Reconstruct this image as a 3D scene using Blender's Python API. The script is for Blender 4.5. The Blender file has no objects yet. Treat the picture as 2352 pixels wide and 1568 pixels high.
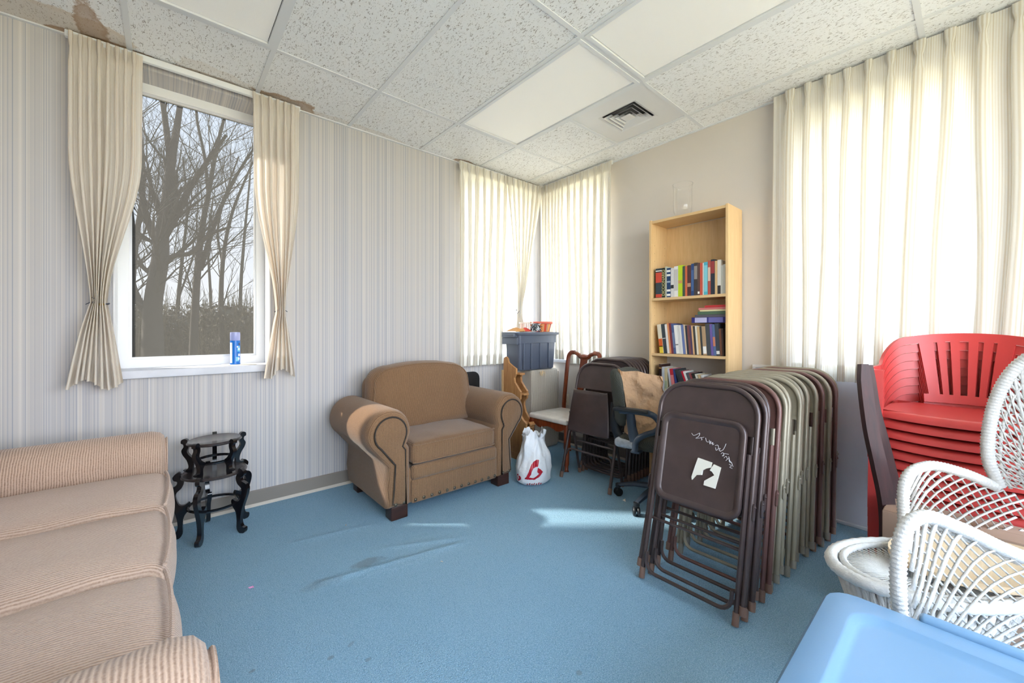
import bpy, math, random
from mathutils import Vector, Matrix, noise as mnoise
PI = math.pi
R = math.radians
random.seed(7)
SC = bpy.context.scene
COL = SC.collection
# room axes: X = distance from the cream wall, Y = distance from the striped wall, Z up (metres)
F_PX, CX_PX, HOR_PX = 918.0, 1176.0, 759.0
CAM = Vector((3.162, 3.160, 1.175))
FWD = Vector((-.6547, -.7559, 0)); RGT = Vector((-.7559, .6547, 0)); UPV = Vector((0, 0, 1))
CEIL = 2.755
UMAX, VMAX = 4.25, 4.5

# ------------------------------------------------------------ camera, sky, sun, exposure
cd = bpy.data.cameras.new('camera'); cam = bpy.data.objects.new('camera', cd); COL.objects.link(cam)
cd.sensor_width = 36; cd.lens = F_PX / 2352 * 36; cd.shift_y = -25 / 2352; cd.clip_start = .02; cd.clip_end = 300
cam.matrix_world = Matrix((( RGT.x, 0, -FWD.x, CAM.x), (RGT.y, 0, -FWD.y, CAM.y), (0, 1, 0, CAM.z), (0, 0, 0, 1)))
SC.camera = cam
SC.view_settings.view_transform = 'Standard'; SC.view_settings.look = 'None'
SC.view_settings.gamma = 1; SC.view_settings.use_curve_mapping = False
SC.view_settings.exposure = 1.22
SKY = 5.0
w = bpy.data.worlds.new('sky'); SC.world = w; w.use_nodes = True
nt = w.node_tree; nt.nodes.clear()
tc = nt.nodes.new('ShaderNodeTexCoord'); sp = nt.nodes.new('ShaderNodeSeparateXYZ'); rp = nt.nodes.new('ShaderNodeValToRGB')
bg = nt.nodes.new('ShaderNodeBackground'); wo = nt.nodes.new('ShaderNodeOutputWorld')
nt.links.new(tc.outputs['Generated'], sp.inputs[0]); nt.links.new(sp.outputs['Z'], rp.inputs[0])
rp.color_ramp.elements[0].position = 0.0; rp.color_ramp.elements[0].color = (.93, .95, 1, 1)
rp.color_ramp.elements[1].position = .75; rp.color_ramp.elements[1].color = (.52, .72, 1, 1)
nt.links.new(rp.outputs[0], bg.inputs[0]); bg.inputs[1].default_value = SKY; nt.links.new(bg.outputs[0], wo.inputs[0])
sl = bpy.data.lights.new('sun', 'SUN'); so = bpy.data.objects.new('sun', sl); COL.objects.link(so)
sl.energy = 42; sl.angle = R(2.0); sl.color = (1, .93, .82)
so.location = (14, -12, 12)
so.rotation_euler = Vector((-1.12, 1.0, -1.08)).to_track_quat('-Z', 'Y').to_euler()

# ------------------------------------------------------------ mesh helpers
class MB:
    def __init__(s): s.v = []; s.f = []; s.uv = {}; s.M = None
    def add(s, vs, fs, uvs=None):
        b = len(s.v)
        if s.M is not None: vs = [s.M @ Vector(p) for p in vs]
        s.v.extend([tuple(p) for p in vs])
        for i, f in enumerate(fs):
            if uvs is not None: s.uv[len(s.f)] = [uvs[k] for k in f]
            s.f.append(tuple(b + k for k in f))
        return s
    def box(s, x0, x1, y0, y1, z0, z1):
        vs = [(x, y, z) for z in (z0, z1) for y in (y0, y1) for x in (x0, x1)]
        return s.add(vs, [(0, 2, 3, 1), (4, 5, 7, 6), (0, 1, 5, 4), (2, 6, 7, 3), (0, 4, 6, 2), (1, 3, 7, 5)])
    def rbox(s, x0, x1, y0, y1, z0, z1, r, n=6, fn=None):
        """box with rounded edges; fn(p, unit) may displace each point"""
        c = Vector(((x0+x1)/2, (y0+y1)/2, (z0+z1)/2)); h = Vector((x1-x0, y1-y0, z1-z0)) / 2
        r = min(r, min(h) * .999)
        inn = h - Vector((r, r, r))
        k = 3
        def samples(hh):
            a = [-1 + .0 * i for i in range(1)]
            out = []
            # corner arc samples then straight samples
            for i in range(k): out.append(('a', -1, i / k))
            for i in range(n + 1): out.append(('s', -1 + 2 * i / n, 0))
            for i in range(k): out.append(('a', 1, (i + 1) / k))
            return out
        idx = {}; vs = []; fs = []
        def vert(p):
            key = (round(p[0], 5), round(p[1], 5), round(p[2], 5))
            if key not in idx:
                idx[key] = len(vs); vs.append(Vector(p))
            return idx[key]
        def coord(smp, hin):
            t, a, b = smp
            if t == 's': return a * hin, 0.0
            if a < 0: return -hin, -math.tan((1 - b) * PI / 4)
            return hin, math.tan(b * PI / 4)
        for ax in range(3):
            o1, o2 = [(1, 2), (2, 0), (0, 1)][ax]
            s1 = samples(h[o1])
            for sg in (-1, 1):
                g = []
                for a in s1:
                    row = []
                    for b in s1:
                        ca, ta = coord(a, inn[o1]); cb, tb = coord(b, inn[o2])
                        d = [0, 0, 0]; d[ax] = sg; d[o1] = ta; d[o2] = tb
                        L = math.sqrt(d[0]**2 + d[1]**2 + d[2]**2)
                        p = [0, 0, 0]; p[ax] = sg * inn[ax]; p[o1] = ca; p[o2] = cb
                        q = [p[i] + d[i] / L * r for i in range(3)]
                        row.append(vert(q))
                    g.append(row)
                m = len(s1)
                for i in range(m - 1):
                    for j in range(m - 1):
                        q = (g[i][j], g[i+1][j], g[i+1][j+1], g[i][j+1])
                        if len(set(q)) < 3: continue
                        fs.append(q if sg > 0 else q[::-1])
        if fn: vs = [fn(p + c, Vector((p.x / h.x, p.y / h.y, p.z / h.z))) for p in vs]
        else: vs = [p + c for p in vs]
        return s.add(vs, fs)
    def tube(s, pts, r, n=8, closed=False, cap=True, flat=1.0):
        pts = [Vector(p) for p in pts]; m = len(pts)
        rr = r if isinstance(r, (list, tuple)) else [r] * m
        vs = []; fs = []; prev = None
        for i, p in enumerate(pts):
            if closed: t = pts[(i + 1) % m] - pts[i - 1]
            else: t = pts[min(i + 1, m - 1)] - pts[max(i - 1, 0)]
            if t.length < 1e-9: t = Vector((0, 0, 1))
            t.normalize()
            if prev is None:
                a = Vector((0, 0, 1)) if abs(t.z) < .9 else Vector((1, 0, 0))
                nrm = (a - t * a.dot(t)).normalized()
            else:
                nrm = prev - t * prev.dot(t)
                nrm = nrm.normalized() if nrm.length > 1e-6 else t.orthogonal().normalized()
            prev = nrm; bn = t.cross(nrm)
            for k in range(n):
                a = 2 * PI * k / n
                vs.append(p + (nrm * math.cos(a) * flat + bn * math.sin(a)) * rr[i])
        for i in range(m if closed else m - 1):
            j = (i + 1) % m
            for k in range(n):
                l = (k + 1) % n
                fs.append((i*n+k, i*n+l, j*n+l, j*n+k))
        if cap and not closed:
            fs.append(tuple(range(n))[::-1]); fs.append(tuple((m-1)*n + k for k in range(n)))
        return s.add(vs, fs)
    def lathe(s, prof, n=24, c=(0, 0, 0), cap=True):
        vs = []; fs = []; m = len(prof)
        for (r, z) in prof:
            for k in range(n):
                a = 2 * PI * k / n
                vs.append((c[0] + r * math.cos(a), c[1] + r * math.sin(a), c[2] + z))
        for i in range(m - 1):
            for k in range(n):
                l = (k + 1) % n
                fs.append((i*n+k, i*n+l, (i+1)*n+l, (i+1)*n+k))
        if cap:
            if prof[0][0] > 1e-4: fs.append(tuple(range(n))[::-1])
            if prof[-1][0] > 1e-4: fs.append(tuple((m-1)*n + k for k in range(n)))
        return s.add(vs, fs)
    def prism(s, poly, d0, d1, axis='y'):
        """extrude a 2-D outline; axis y: poly=(x,z); x: poly=(y,z); z: poly=(x,y)"""
        n = len(poly)
        def P(p, d):
            return (p[0], d, p[1]) if axis == 'y' else ((d, p[0], p[1]) if axis == 'x' else (p[0], p[1], d))
        vs = [P(p, d0) for p in poly] + [P(p, d1) for p in poly]
        fs = [(i, (i+1) % n, n + (i+1) % n, n + i) for i in range(n)]
        fs += [tuple(range(n))[::-1], tuple(range(n, 2*n))]
        return s.add(vs, fs)
    def loft(s, loops, cap0=True, cap1=True):
        n = len(loops[0]); vs = [p for L in loops for p in L]; fs = []
        for i in range(len(loops) - 1):
            for k in range(n):
                l = (k + 1) % n
                fs.append((i*n+k, i*n+l, (i+1)*n+l, (i+1)*n+k))
        if cap0: fs.append(tuple(range(n))[::-1])
        if cap1: fs.append(tuple((len(loops)-1)*n + k for k in range(n)))
        return s.add(vs, fs)
    def grid(s, fn, nu, nv, uvfn=None):
        vs = []; uvs = []; fs = []
        for j in range(nv + 1):
            for i in range(nu + 1):
                a, b = i / nu, j / nv
                vs.append(fn(a, b)); uvs.append(uvfn(a, b) if uvfn else (a, b))
        for j in range(nv):
            for i in range(nu):
                k = j * (nu + 1) + i
                fs.append((k, k + 1, k + nu + 2, k + nu + 1))
        return s.add(vs, fs, uvs)
    def sphere(s, c, r, n=10, m=6, sq=(1, 1, 1)):
        prof = [(max(1e-5, math.sin(PI * i / m)), -math.cos(PI * i / m)) for i in range(m + 1)]
        vs = []; fs = []
        for (a, z) in prof:
            for k in range(n):
                t = 2 * PI * k / n
                vs.append((c[0] + r * sq[0] * a * math.cos(t), c[1] + r * sq[1] * a * math.sin(t), c[2] + r * sq[2] * z))
        for i in range(m):
            for k in range(n):
                l = (k + 1) % n
                fs.append((i*n+k, i*n+l, (i+1)*n+l, (i+1)*n+k))
        return s.add(vs, fs)
    def mesh(s, name, smooth=True, ang=40):
        me = bpy.data.meshes.new(name); me.from_pydata(s.v, [], s.f)
        if s.uv:
            ul = me.uv_layers.new(name='UVMap'); li = 0
            for fi, f in enumerate(s.f):
                us = s.uv.get(fi)
                for k in range(len(f)):
                    if us: ul.data[li].uv = us[k]
                    li += 1
        me.validate(); me.update()
        if smooth:
            me.polygons.foreach_set('use_smooth', [True] * len(me.polygons))
            if ang < 180:
                try: me.set_sharp_from_angle(angle=R(ang))
                except Exception: pass
        return me
    def build(s, name, mat, parent=None, smooth=True, ang=40, **props):
        me = s.mesh(name, smooth, ang)
        o = bpy.data.objects.new(name, me); COL.objects.link(o)
        if mat is not None:
            for m_ in (mat if isinstance(mat, (list, tuple)) else [mat]): me.materials.append(m_)
        if parent is not None: o.parent = parent
        for k, v in props.items(): o[k] = v
        return o

def thing(name, label, cat, loc=(0, 0, 0), rz=0, group=None):
    o = bpy.data.objects.new(name, None); COL.objects.link(o); o.empty_display_size = .1
    o.location = loc; o.rotation_euler = (0, 0, rz)
    o['label'] = label; o['category'] = cat
    if group: o['group'] = group
    return o
def tag(o, label, cat, group=None):
    o['label'] = label; o['category'] = cat
    if group: o['group'] = group
    return o
def struct(o, label=None):
    o['kind'] = 'structure'
    if label: o['label'] = label
    return o
def copy_tree(o, parent=None):
    c = o.copy(); COL.objects.link(c); c.parent = parent
    for ch in list(o.children): copy_tree(ch, c)
    return c
def pxp(x, y, t):
    """a point on the sight line of photo pixel (x, y) at depth t metres"""
    return CAM + FWD * t + RGT * ((x - CX_PX) / F_PX * t) + UPV * (-(y - HOR_PX) / F_PX * t)
def pix_y(x, y, Y):
    q = pxp(x, y, 1.0) - CAM
    return CAM + q * ((Y - CAM.y) / q.y)
def pix_x(x, y, X):
    q = pxp(x, y, 1.0) - CAM
    return CAM + q * ((X - CAM.x) / q.x)
def pix_z(x, y, Z):
    q = pxp(x, y, 1.0) - CAM
    return CAM + q * ((Z - CAM.z) / q.z)
def lerp(a, b, t): return a + (b - a) * t
def interp(tab, x):
    if x <= tab[0][0]: return tab[0][1]
    for (a, fa), (b, fb) in zip(tab, tab[1:]):
        if x <= b: return fa + (fb - fa) * (x - a) / (b - a)
    return tab[-1][1]
def sm(a, b, x):
    t = min(1, max(0, (x - a) / (b - a))); return t * t * (3 - 2 * t)
def spline(pts, k=6, closed=False):
    pts = [Vector(p) for p in pts]; out = []; n = len(pts)
    for i in range(n if closed else n - 1):
        p1, p2 = pts[i], pts[(i + 1) % n]
        p0 = pts[i - 1] if (closed or i > 0) else p1 * 2 - p2
        p3 = pts[(i + 2) % n] if (closed or i + 2 < n) else p2 * 2 - p1
        for j in range(k):
            t = j / k
            out.append(.5 * ((2*p1) + (p2 - p0)*t + (2*p0 - 5*p1 + 4*p2 - p3)*t*t + (3*p1 - p0 - 3*p2 + p3)*t**3))
    if not closed: out.append(pts[-1])
    return out
def spline2(pts, k=6, closed=True):
    return [(p.x, p.y) for p in spline([(a, b, 0) for a, b in pts], k, closed)]

# ------------------------------------------------------------ material helpers
def srgb(*c):
    if len(c) == 1: c = c[0]
    return tuple((x/255/12.92 if x/255 <= .04045 else ((x/255 + .055)/1.055)**2.4) for x in c) + (1,)
class NT:
    def __init__(s, name):
        s.m = bpy.data.materials.new(name); s.m.use_nodes = True; s.t = s.m.node_tree; s.t.nodes.clear()
        s.out = s.t.nodes.new('ShaderNodeOutputMaterial')
    def n(s, typ, **kw):
        nd = s.t.nodes.new('ShaderNode' + typ)
        for k, v in kw.items():
            if k.startswith('i_'): nd.inputs[k[2:].replace('_', ' ')].default_value = v
            else: setattr(nd, k, v)
        return nd
    def l(s, a, b): s.t.links.new(a, b)
    def math(s, op, a, b=None, c=None):
        nd = s.n('Math', operation=op)
        for i, x in enumerate((a, b, c)):
            if x is None: continue
            if isinstance(x, (int, float)): nd.inputs[i].default_value = x
            else: s.l(x, nd.inputs[i])
        return nd.outputs[0]
    def mix(s, fac, a, b):
        nd = s.n('Mix', data_type='RGBA')
        for i, x in ((0, fac), (6, a), (7, b)):
            if isinstance(x, (int, float, tuple)): nd.inputs[i].default_value = x
            else: s.l(x, nd.inputs[i])
        return nd.outputs[2]
    def ramp(s, fac, stops, interp='LINEAR'):
        nd = s.n('ValToRGB'); cr = nd.color_ramp; cr.interpolation = interp
        while len(cr.elements) < len(stops): cr.elements.new(.5)
        for e, (p, c) in zip(cr.elements, stops):
            e.position = p; e.color = c if isinstance(c, tuple) else (c, c, c, 1)
        s.l(fac, nd.inputs[0]); return nd.outputs[0]
    def coords(s, kind='Object', scale=(1, 1, 1), rot=(0, 0, 0)):
        mp = s.n('Mapping'); mp.inputs['Scale'].default_value = scale; mp.inputs['Rotation'].default_value = rot
        if kind == 'World': s.l(s.n('NewGeometry').outputs['Position'], mp.inputs[0])
        else: s.l(s.n('TexCoord').outputs[kind], mp.inputs[0])
        return mp.outputs[0]
    def noise(s, vec, scale, detail=2, rough=.5, dist=0):
        nd = s.n('TexNoise'); s.l(vec, nd.inputs['Vector'])
        nd.inputs['Scale'].default_value = scale; nd.inputs['Detail'].default_value = detail
        nd.inputs['Roughness'].default_value = rough; nd.inputs['Distortion'].default_value = dist
        return nd.outputs[0]
    def bsdf(s, col, rough=.6, metal=0, spec=.5, bump=None, bstr=.3, bdist=.01, **kw):
        b = s.n('BsdfPrincipled')
        for nm, x in (('Base Color', col), ('Roughness', rough), ('Metallic', metal), ('Specular IOR Level', spec)):
            if isinstance(x, (int, float, tuple)): b.inputs[nm].default_value = x
            else: s.l(x, b.inputs[nm])
        for k, v in kw.items(): b.inputs[k.replace('_', ' ')].default_value = v
        if bump is not None:
            bn = s.n('Bump'); bn.inputs['Strength'].default_value = bstr; bn.inputs['Distance'].default_value = bdist
            s.l(bump, bn.inputs['Height']); s.l(bn.outputs[0], b.inputs['Normal'])
        return b
    def done(s, sh):
        s.l(sh.outputs[0] if hasattr(sh, 'outputs') else sh, s.out.inputs[0]); return s.m

def simple(name, col, rough=.5, metal=0, spec=.5, nscale=0, namt=.1, bscale=0, bstr=.2, bdist=.004, **kw):
    t = NT(name); v = t.coords()
    c = col
    if nscale:
        dk = tuple(x * (1 - namt) for x in col[:3]) + (1,); lt = tuple(min(1, x * (1 + namt)) for x in col[:3]) + (1,)
        c = t.ramp(t.noise(v, nscale, 4), [(.3, dk), (.7, lt)])
    bm = t.noise(v, bscale, 3) if bscale else None
    return t.done(t.bsdf(c, rough, metal, spec, bump=bm, bstr=bstr, bdist=bdist, **kw))
# ------------------------------------------------------------ materials
MT = {}
def mat_wallpaper(ax=0):
    t = NT('striped_wallpaper'); v = t.coords('World')
    sp = t.n('SeparateXYZ'); t.l(v, sp.inputs[0])
    x = t.math('ADD', sp.outputs[ax], 20.0)
    def stripes(k, off):
        wn = t.n('TexWhiteNoise', noise_dimensions='1D')
        t.l(t.math('FLOOR', t.math('MULTIPLY', t.math('ADD', x, off), k)), wn.inputs['W']); return wn.outputs['Value']
    a = stripes(260, 10.0); b = stripes(95, 3.3); c = stripes(33, 7.1)
    base = t.ramp(b, [(0, srgb(190, 186, 185)), (.35, srgb(198, 193, 189)), (.6, srgb(180, 180, 185)), (.85, srgb(206, 201, 197))], 'CONSTANT')
    fine = t.ramp(a, [(0, srgb(140, 145, 160)), (.09, srgb(192, 188, 187)), (.5, srgb(204, 197, 191)), (.72, srgb(164, 164, 172)), (.88, srgb(218, 212, 206))], 'CONSTANT')
    col = t.mix(.62, base, fine)
    band = t.ramp(c, [(0, srgb(178, 181, 189)), (.22, srgb(214, 207, 200)), (.8, srgb(200, 196, 195))], 'CONSTANT')
    col = t.mix(.14, col, band)
    col = t.mix(t.math('MULTIPLY', t.noise(v, 1.3, 3), .12), col, srgb(190, 180, 170))
    return t.done(t.bsdf(col, .75, spec=.25, bump=a, bstr=.06, bdist=.001))
def mat_carpet():
    t = NT('blue_carpet'); v = t.coords('World')
    n1 = t.noise(v, 260, 2); n2 = t.noise(v, 1.1, 4, .6); n3 = t.noise(v, 90, 3)
    vo = t.n('TexVoronoi'); t.l(v, vo.inputs['Vector']); vo.inputs['Scale'].default_value = 210
    col = t.ramp(n1, [(.25, srgb(112, 150, 174)), (.5, srgb(144, 180, 204)), (.75, srgb(186, 212, 228))])
    col = t.mix(t.ramp(n2, [(.35, 0.0), (.75, .38)]), col, srgb(164, 188, 202))
    col = t.mix(t.math('MULTIPLY', vo.outputs['Distance'], .45), col, srgb(84, 128, 154))
    # worn, greyed mark on the pile in front of the armchair
    sp = t.n('SeparateXYZ'); t.l(v, sp.inputs[0])
    def spot(cx, cy, rx, ry, ang, col, colr, amt):
        ca, sa = math.cos(ang), math.sin(ang)
        dx = t.math('SUBTRACT', sp.outputs[0], cx); dy = t.math('SUBTRACT', sp.outputs[1], cy)
        p = t.math('DIVIDE', t.math('ADD', t.math('MULTIPLY', dx, ca), t.math('MULTIPLY', dy, sa)), rx)
        q = t.math('DIVIDE', t.math('SUBTRACT', t.math('MULTIPLY', dy, ca), t.math('MULTIPLY', dx, sa)), ry)
        d = t.math('ADD', t.math('SQRT', t.math('ADD', t.math('MULTIPLY', p, p), t.math('MULTIPLY', q, q))), t.math('MULTIPLY', t.noise(v, 14, 3), .8))
        return t.mix(t.ramp(d, [(.75, amt), (1.35, 0.0)]), col, colr)
    for (px_, py_, rx, ry, an, a_) in SPOTS:
        g = pix_z(px_, py_, 0); col = spot(g.x, g.y, rx, ry, an, col, srgb(112, 120, 122), a_)
    h = t.math('ADD', t.math('MULTIPLY', vo.outputs['Distance'], -1.0), t.math('MULTIPLY', n3, .6))
    return t.done(t.bsdf(col, .95, spec=.1, bump=h, bstr=.55, bdist=.004))
SPOTS = [(845, 1290, .16, .07, -.15, .5), (740, 1340, .17, .07, -.15, .28), (760, 1510, .025, .02, 0, .5), (845, 1515, .02, .015, 0, .4), (580, 1540, .02, .015, 0, .5), (1330, 1545, .02, .02, 0, .4), (805, 1480, .03, .015, .5, .35)]
def mat_tile():
    t = NT('fissured_ceiling_tile'); v = t.coords('World')
    vs = t.coords('World', (1, 1, 1), (0, 0, .5))
    mp = t.coords('World', (1.0, .34, 1), (0, 0, .25))
    f = t.noise(mp, 120, 2, .5, 1.4)
    fis = t.ramp(f, [(.0, 0.0), (.60, 0.0), (.64, 1.0)])
    d = t.n('TexVoronoi'); t.l(v, d.inputs['Vector']); d.inputs['Scale'].default_value = 130
    dots = t.ramp(d.outputs['Distance'], [(.12, 1.0), (.24, 0.0)])
    col = t.mix(t.math('MULTIPLY', fis, .62), srgb(243, 243, 242), srgb(120, 104, 90))
    col = t.mix(t.math('MULTIPLY', dots, .22), col, srgb(160, 150, 140))
    sp = t.n('SeparateXYZ'); t.l(v, sp.inputs[0])
    def stain(cx, cy, rx, ry, amt, cl):
        nonlocal col
        p = t.math('DIVIDE', t.math('SUBTRACT', sp.outputs[0], cx), rx); q = t.math('DIVIDE', t.math('SUBTRACT', sp.outputs[1], cy), ry)
        d = t.math('ADD', t.math('SQRT', t.math('ADD', t.math('MULTIPLY', p, p), t.math('MULTIPLY', q, q))), t.math('MULTIPLY', t.math('SUBTRACT', t.noise(v, 9, 4, .65), .5), 1.3))
        col = t.mix(t.ramp(d, [(.55, amt * .75), (.86, amt), (.95, amt * .5), (1.0, 0.0)]), col, cl)
    br = srgb(168, 136, 104); lb = srgb(208, 186, 158)
    for a in STAINS: stain(*a[:5], br if a[5] else lb)
    h = t.math('SUBTRACT', t.math('MULTIPLY', t.noise(v, 160, 2), .3), fis)
    return t.done(t.bsdf(col, .9, spec=.1, bump=h, bstr=.35, bdist=.002))
STAINS = [(3.62, .10, .34, .16, .6, 0), (3.46, .15, .06, .26, .8, 1), (3.36, .03, .28, .05, .9, 1), (2.95, .03, .34, .06, .5, 1), (2.95, .05, .22, .14, .25, 0), (2.54, .03, .20, .12, .85, 1), (1.04, .03, .13, .06, .9, 1), (2.10, .02, .5, .06, .25, 0), (.2, .03, .5, .05, .5, 0), (.02, 2.45, .05, .3, .25, 0)]
def mat_fabric(name, c0, c1, axis, freq=100, rough=.95, sheen=.25):
    """corded chenille: ribs across `axis`, broken up along the rib"""
    t = NT(name); v = t.coords()
    dp = t.n('VectorMath', operation='DOT_PRODUCT'); t.l(v, dp.inputs[0]); dp.inputs[1].default_value = axis
    wob = t.math('MULTIPLY', t.math('SUBTRACT', t.noise(v, 6, 2), .5), .02)
    ph = t.math('MULTIPLY', t.math('ADD', dp.outputs['Value'], wob), freq * 2 * PI)
    dn = t.n('VectorMath', operation='DOT_PRODUCT'); t.l(t.n('TexCoord').outputs['Normal'], dn.inputs[0]); L_ = math.sqrt(sum(q * q for q in axis)); dn.inputs[1].default_value = tuple(q / L_ for q in axis)
    msk = t.math('SUBTRACT', 1.0, t.ramp(t.math('ABSOLUTE', dn.outputs['Value']), [(.62, 0.0), (.93, 1.0)]))
    rib = t.math('ADD', t.math('MULTIPLY', t.math('MULTIPLY', t.math('SINE', ph), msk), .5), .5)
    n1 = t.noise(v, 210, 2); n2 = t.noise(v, 5, 3)
    h = t.math('ADD', t.math('MULTIPLY', rib, .75), t.math('MULTIPLY', n1, .8))
    col = t.ramp(h, [(.0, c0), (1.0, c1)])
    col = t.mix(t.math('MULTIPLY', n2, .22), col, c0)
    b = t.bsdf(col, rough, spec=.15, bump=h, bstr=.55, bdist=.003)
    b.inputs['Sheen Weight'].default_value = sheen; b.inputs['Sheen Roughness'].default_value = .5
    return t.done(b)
def mat_curtain(name, c_lit, c_rib, trans=.5, freq=110):
    t = NT(name); uv = t.n('TexCoord').outputs['UV']
    sp = t.n('SeparateXYZ'); t.l(uv, sp.inputs[0])
    s1 = t.math('ADD', t.math('MULTIPLY', t.math('SINE', t.math('MULTIPLY', sp.outputs[0], freq * 2 * PI)), .5), .5)
    wn = t.n('TexWhiteNoise', noise_dimensions='1D'); t.l(t.math('FLOOR', t.math('MULTIPLY', sp.outputs[0], freq)), wn.inputs['W'])
    rib = t.math('MULTIPLY', s1, t.math('ADD', .5, t.math('MULTIPLY', wn.outputs['Value'], .6)))
    v = t.coords(); nz = t.noise(v, 300, 2)
    col = t.mix(t.ramp(rib, [(.2, 0.0), (.85, 1.0)]), c_lit, c_rib)
    col = t.mix(t.math('MULTIPLY', nz, .12), col, c_rib)
    df = t.n('BsdfDiffuse'); t.l(col, df.inputs[0]); tl = t.n('BsdfTranslucent'); t.l(col, tl.inputs[0])
    bn = t.n('Bump'); bn.inputs['Strength'].default_value = .25; bn.inputs['Distance'].default_value = .003
    t.l(s1, bn.inputs['Height']); t.l(bn.outputs[0], df.inputs['Normal'])
    mx = t.n('MixShader'); mx.inputs[0].default_value = trans
    t.l(df.outputs[0], mx.inputs[1]); t.l(tl.outputs[0], mx.inputs[2])
    return t.done(mx)
def mat_wood(name, c0, c1, rough=.4, axis='Z', scale=6, coat=0, stretch=14):
    t = NT(name); sc = {'X': (1, stretch, stretch), 'Y': (stretch, 1, stretch), 'Z': (stretch, stretch, 1)}[axis]
    v = t.coords('Object', sc)
    n = t.noise(v, scale, 5, .6, .8); n2 = t.noise(v, scale * 6, 2)
    col = t.ramp(t.math('ADD', t.math('MULTIPLY', n, .8), t.math('MULTIPLY', n2, .25)), [(.3, c0), (.75, c1)])
    b = t.bsdf(col, rough, spec=.5, bump=n2, bstr=.05, bdist=.002)
    if coat: b.inputs['Coat Weight'].default_value = coat; b.inputs['Coat Roughness'].default_value = .12
    return t.done(b)
def mat_pane(name, tcol, veil, veilcol, gloss):
    t = NT(name)
    tr = t.n('BsdfTransparent'); tr.inputs[0].default_value = tcol
    df = t.n('BsdfTranslucent'); df.inputs[0].default_value = veilcol
    m1 = t.n('MixShader'); m1.inputs[0].default_value = veil; t.l(tr.outputs[0], m1.inputs[1]); t.l(df.outputs[0], m1.inputs[2])
    gl = t.n('BsdfGlossy'); gl.inputs['Roughness'].default_value = .02
    m2 = t.n('MixShader'); m2.inputs[0].default_value = gloss; t.l(m1.outputs[0], m2.inputs[1]); t.l(gl.outputs[0], m2.inputs[2])
    return t.done(m2)
MT['wallpaper'] = mat_wallpaper(); MT['wallpaper_y'] = mat_wallpaper(1); MT['carpet'] = mat_carpet(); MT['tile'] = mat_tile()
MT['cream'] = simple('cream_wall_paint', srgb(214, 205, 195), .8, spec=.2, bscale=130, bstr=.12, bdist=.002, nscale=1.2, namt=.03)
MT['concrete'] = simple('outer_wall', srgb(190, 185, 178), .9)
MT['white'] = simple('white_painted_trim', srgb(236, 236, 236), .45)
MT['grid'] = simple('white_ceiling_grid', srgb(226, 227, 228), .5)
MT['duct'] = simple('grey_duct', srgb(96, 96, 98), .7)
MT['shadowgap'] = simple('dark_gap', srgb(60, 60, 62), .8)
MT['ventpanel'] = simple('white_vent_metal', srgb(226, 225, 224), .32)
MT['diffuser'] = simple('prismatic_diffuser', srgb(238, 236, 230), .35, bscale=520, bstr=.5, bdist=.002, Emission_Color=(1, .97, .9, 1), Emission_Strength=.05)
MT['baseboard'] = simple('grey_vinyl_baseboard', srgb(138, 129, 120), .5, nscale=4, namt=.06)
MT['basebead'] = simple('pale_baseboard_lip', srgb(205, 196, 184), .5)
MT['sill'] = simple('grey_white_sill', srgb(214, 214, 220), .5, nscale=9, namt=.06)
MT['pane_film'] = mat_pane('tinted_screen_glass', (.295, .298, .298, 1), .085, (.16, .155, .145, 1), 0.0006)
MT['pane'] = mat_pane('clear_glass', (.97, .98, .98, 1), .01, (.8, .8, .8, 1), .008)
MT['curt'] = mat_curtain('cream_ribbed_curtain', srgb(250, 244, 236), srgb(234, 222, 206), .45)
MT['curt_b'] = mat_curtain('cream_sheer_curtain', srgb(250, 248, 243), srgb(230, 222, 207), .5, 75)
MT['sofa_x'] = mat_fabric('sofa_chenille_lit_upright', srgb(120, 88, 68), srgb(204, 176, 156), (1, 0, 0), 120)  # armchair cloth made paler: wash of window light put into the sofa colours
MT['sofa_y'] = mat_fabric('sofa_chenille_lit_cross', srgb(134, 102, 82), srgb(210, 184, 166), (0, 1, 0), 120)
MT['arm_x'] = mat_fabric('armchair_chenille', srgb(66, 44, 30), srgb(148, 114, 84), (1, 0, 0), 130)
MT['arm_y'] = mat_fabric('armchair_chenille_arm', srgb(66, 44, 30), srgb(148, 114, 84), (0, 1, 0), 130)
MT['cord'] = simple('dark_braided_cord', srgb(52, 42, 34), .8, bscale=300, bstr=.5)
MT['nail'] = simple('antique_nail_head', srgb(96, 88, 76), .35, .8)
MT['darkleg'] = mat_wood('dark_stained_leg', srgb(36, 20, 16), srgb(70, 40, 30), .35, 'X')
MT['blacklac'] = simple('black_lacquer', srgb(13, 13, 18), .18, spec=.6, bscale=40, bstr=.1, Coat_Weight=.5, Coat_Roughness=.1)
MT['brown_lac'] = simple('brown_lacquered_disc', srgb(52, 44, 44), .25, nscale=30, namt=.2, Coat_Weight=.5, Coat_Roughness=.15)
MT['pine'] = mat_wood('knotty_pine', srgb(158, 104, 60), srgb(206, 156, 102), .5, 'Z', 4)
MT['pine_pale'] = mat_wood('pale_pine', srgb(206, 166, 112), srgb(228, 194, 146), .5, 'Z', 5)
MT['beech'] = mat_wood('beech_veneer', srgb(214, 176, 122), srgb(232, 198, 148), .42, 'Z', 3)
MT['beech_h'] = mat_wood('beech_veneer_shelf', srgb(212, 174, 122), srgb(230, 196, 146), .42, 'Y', 3)
MT['mahog'] = mat_wood('mahogany_chair_wood', srgb(84, 30, 14), srgb(150, 68, 32), .28, 'Z', 4, .6, 8)
MT['darkwood'] = mat_wood('dark_plum_wood', srgb(34, 13, 15), srgb(70, 30, 30), .6, 'Z', 3, .1, 9)
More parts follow.
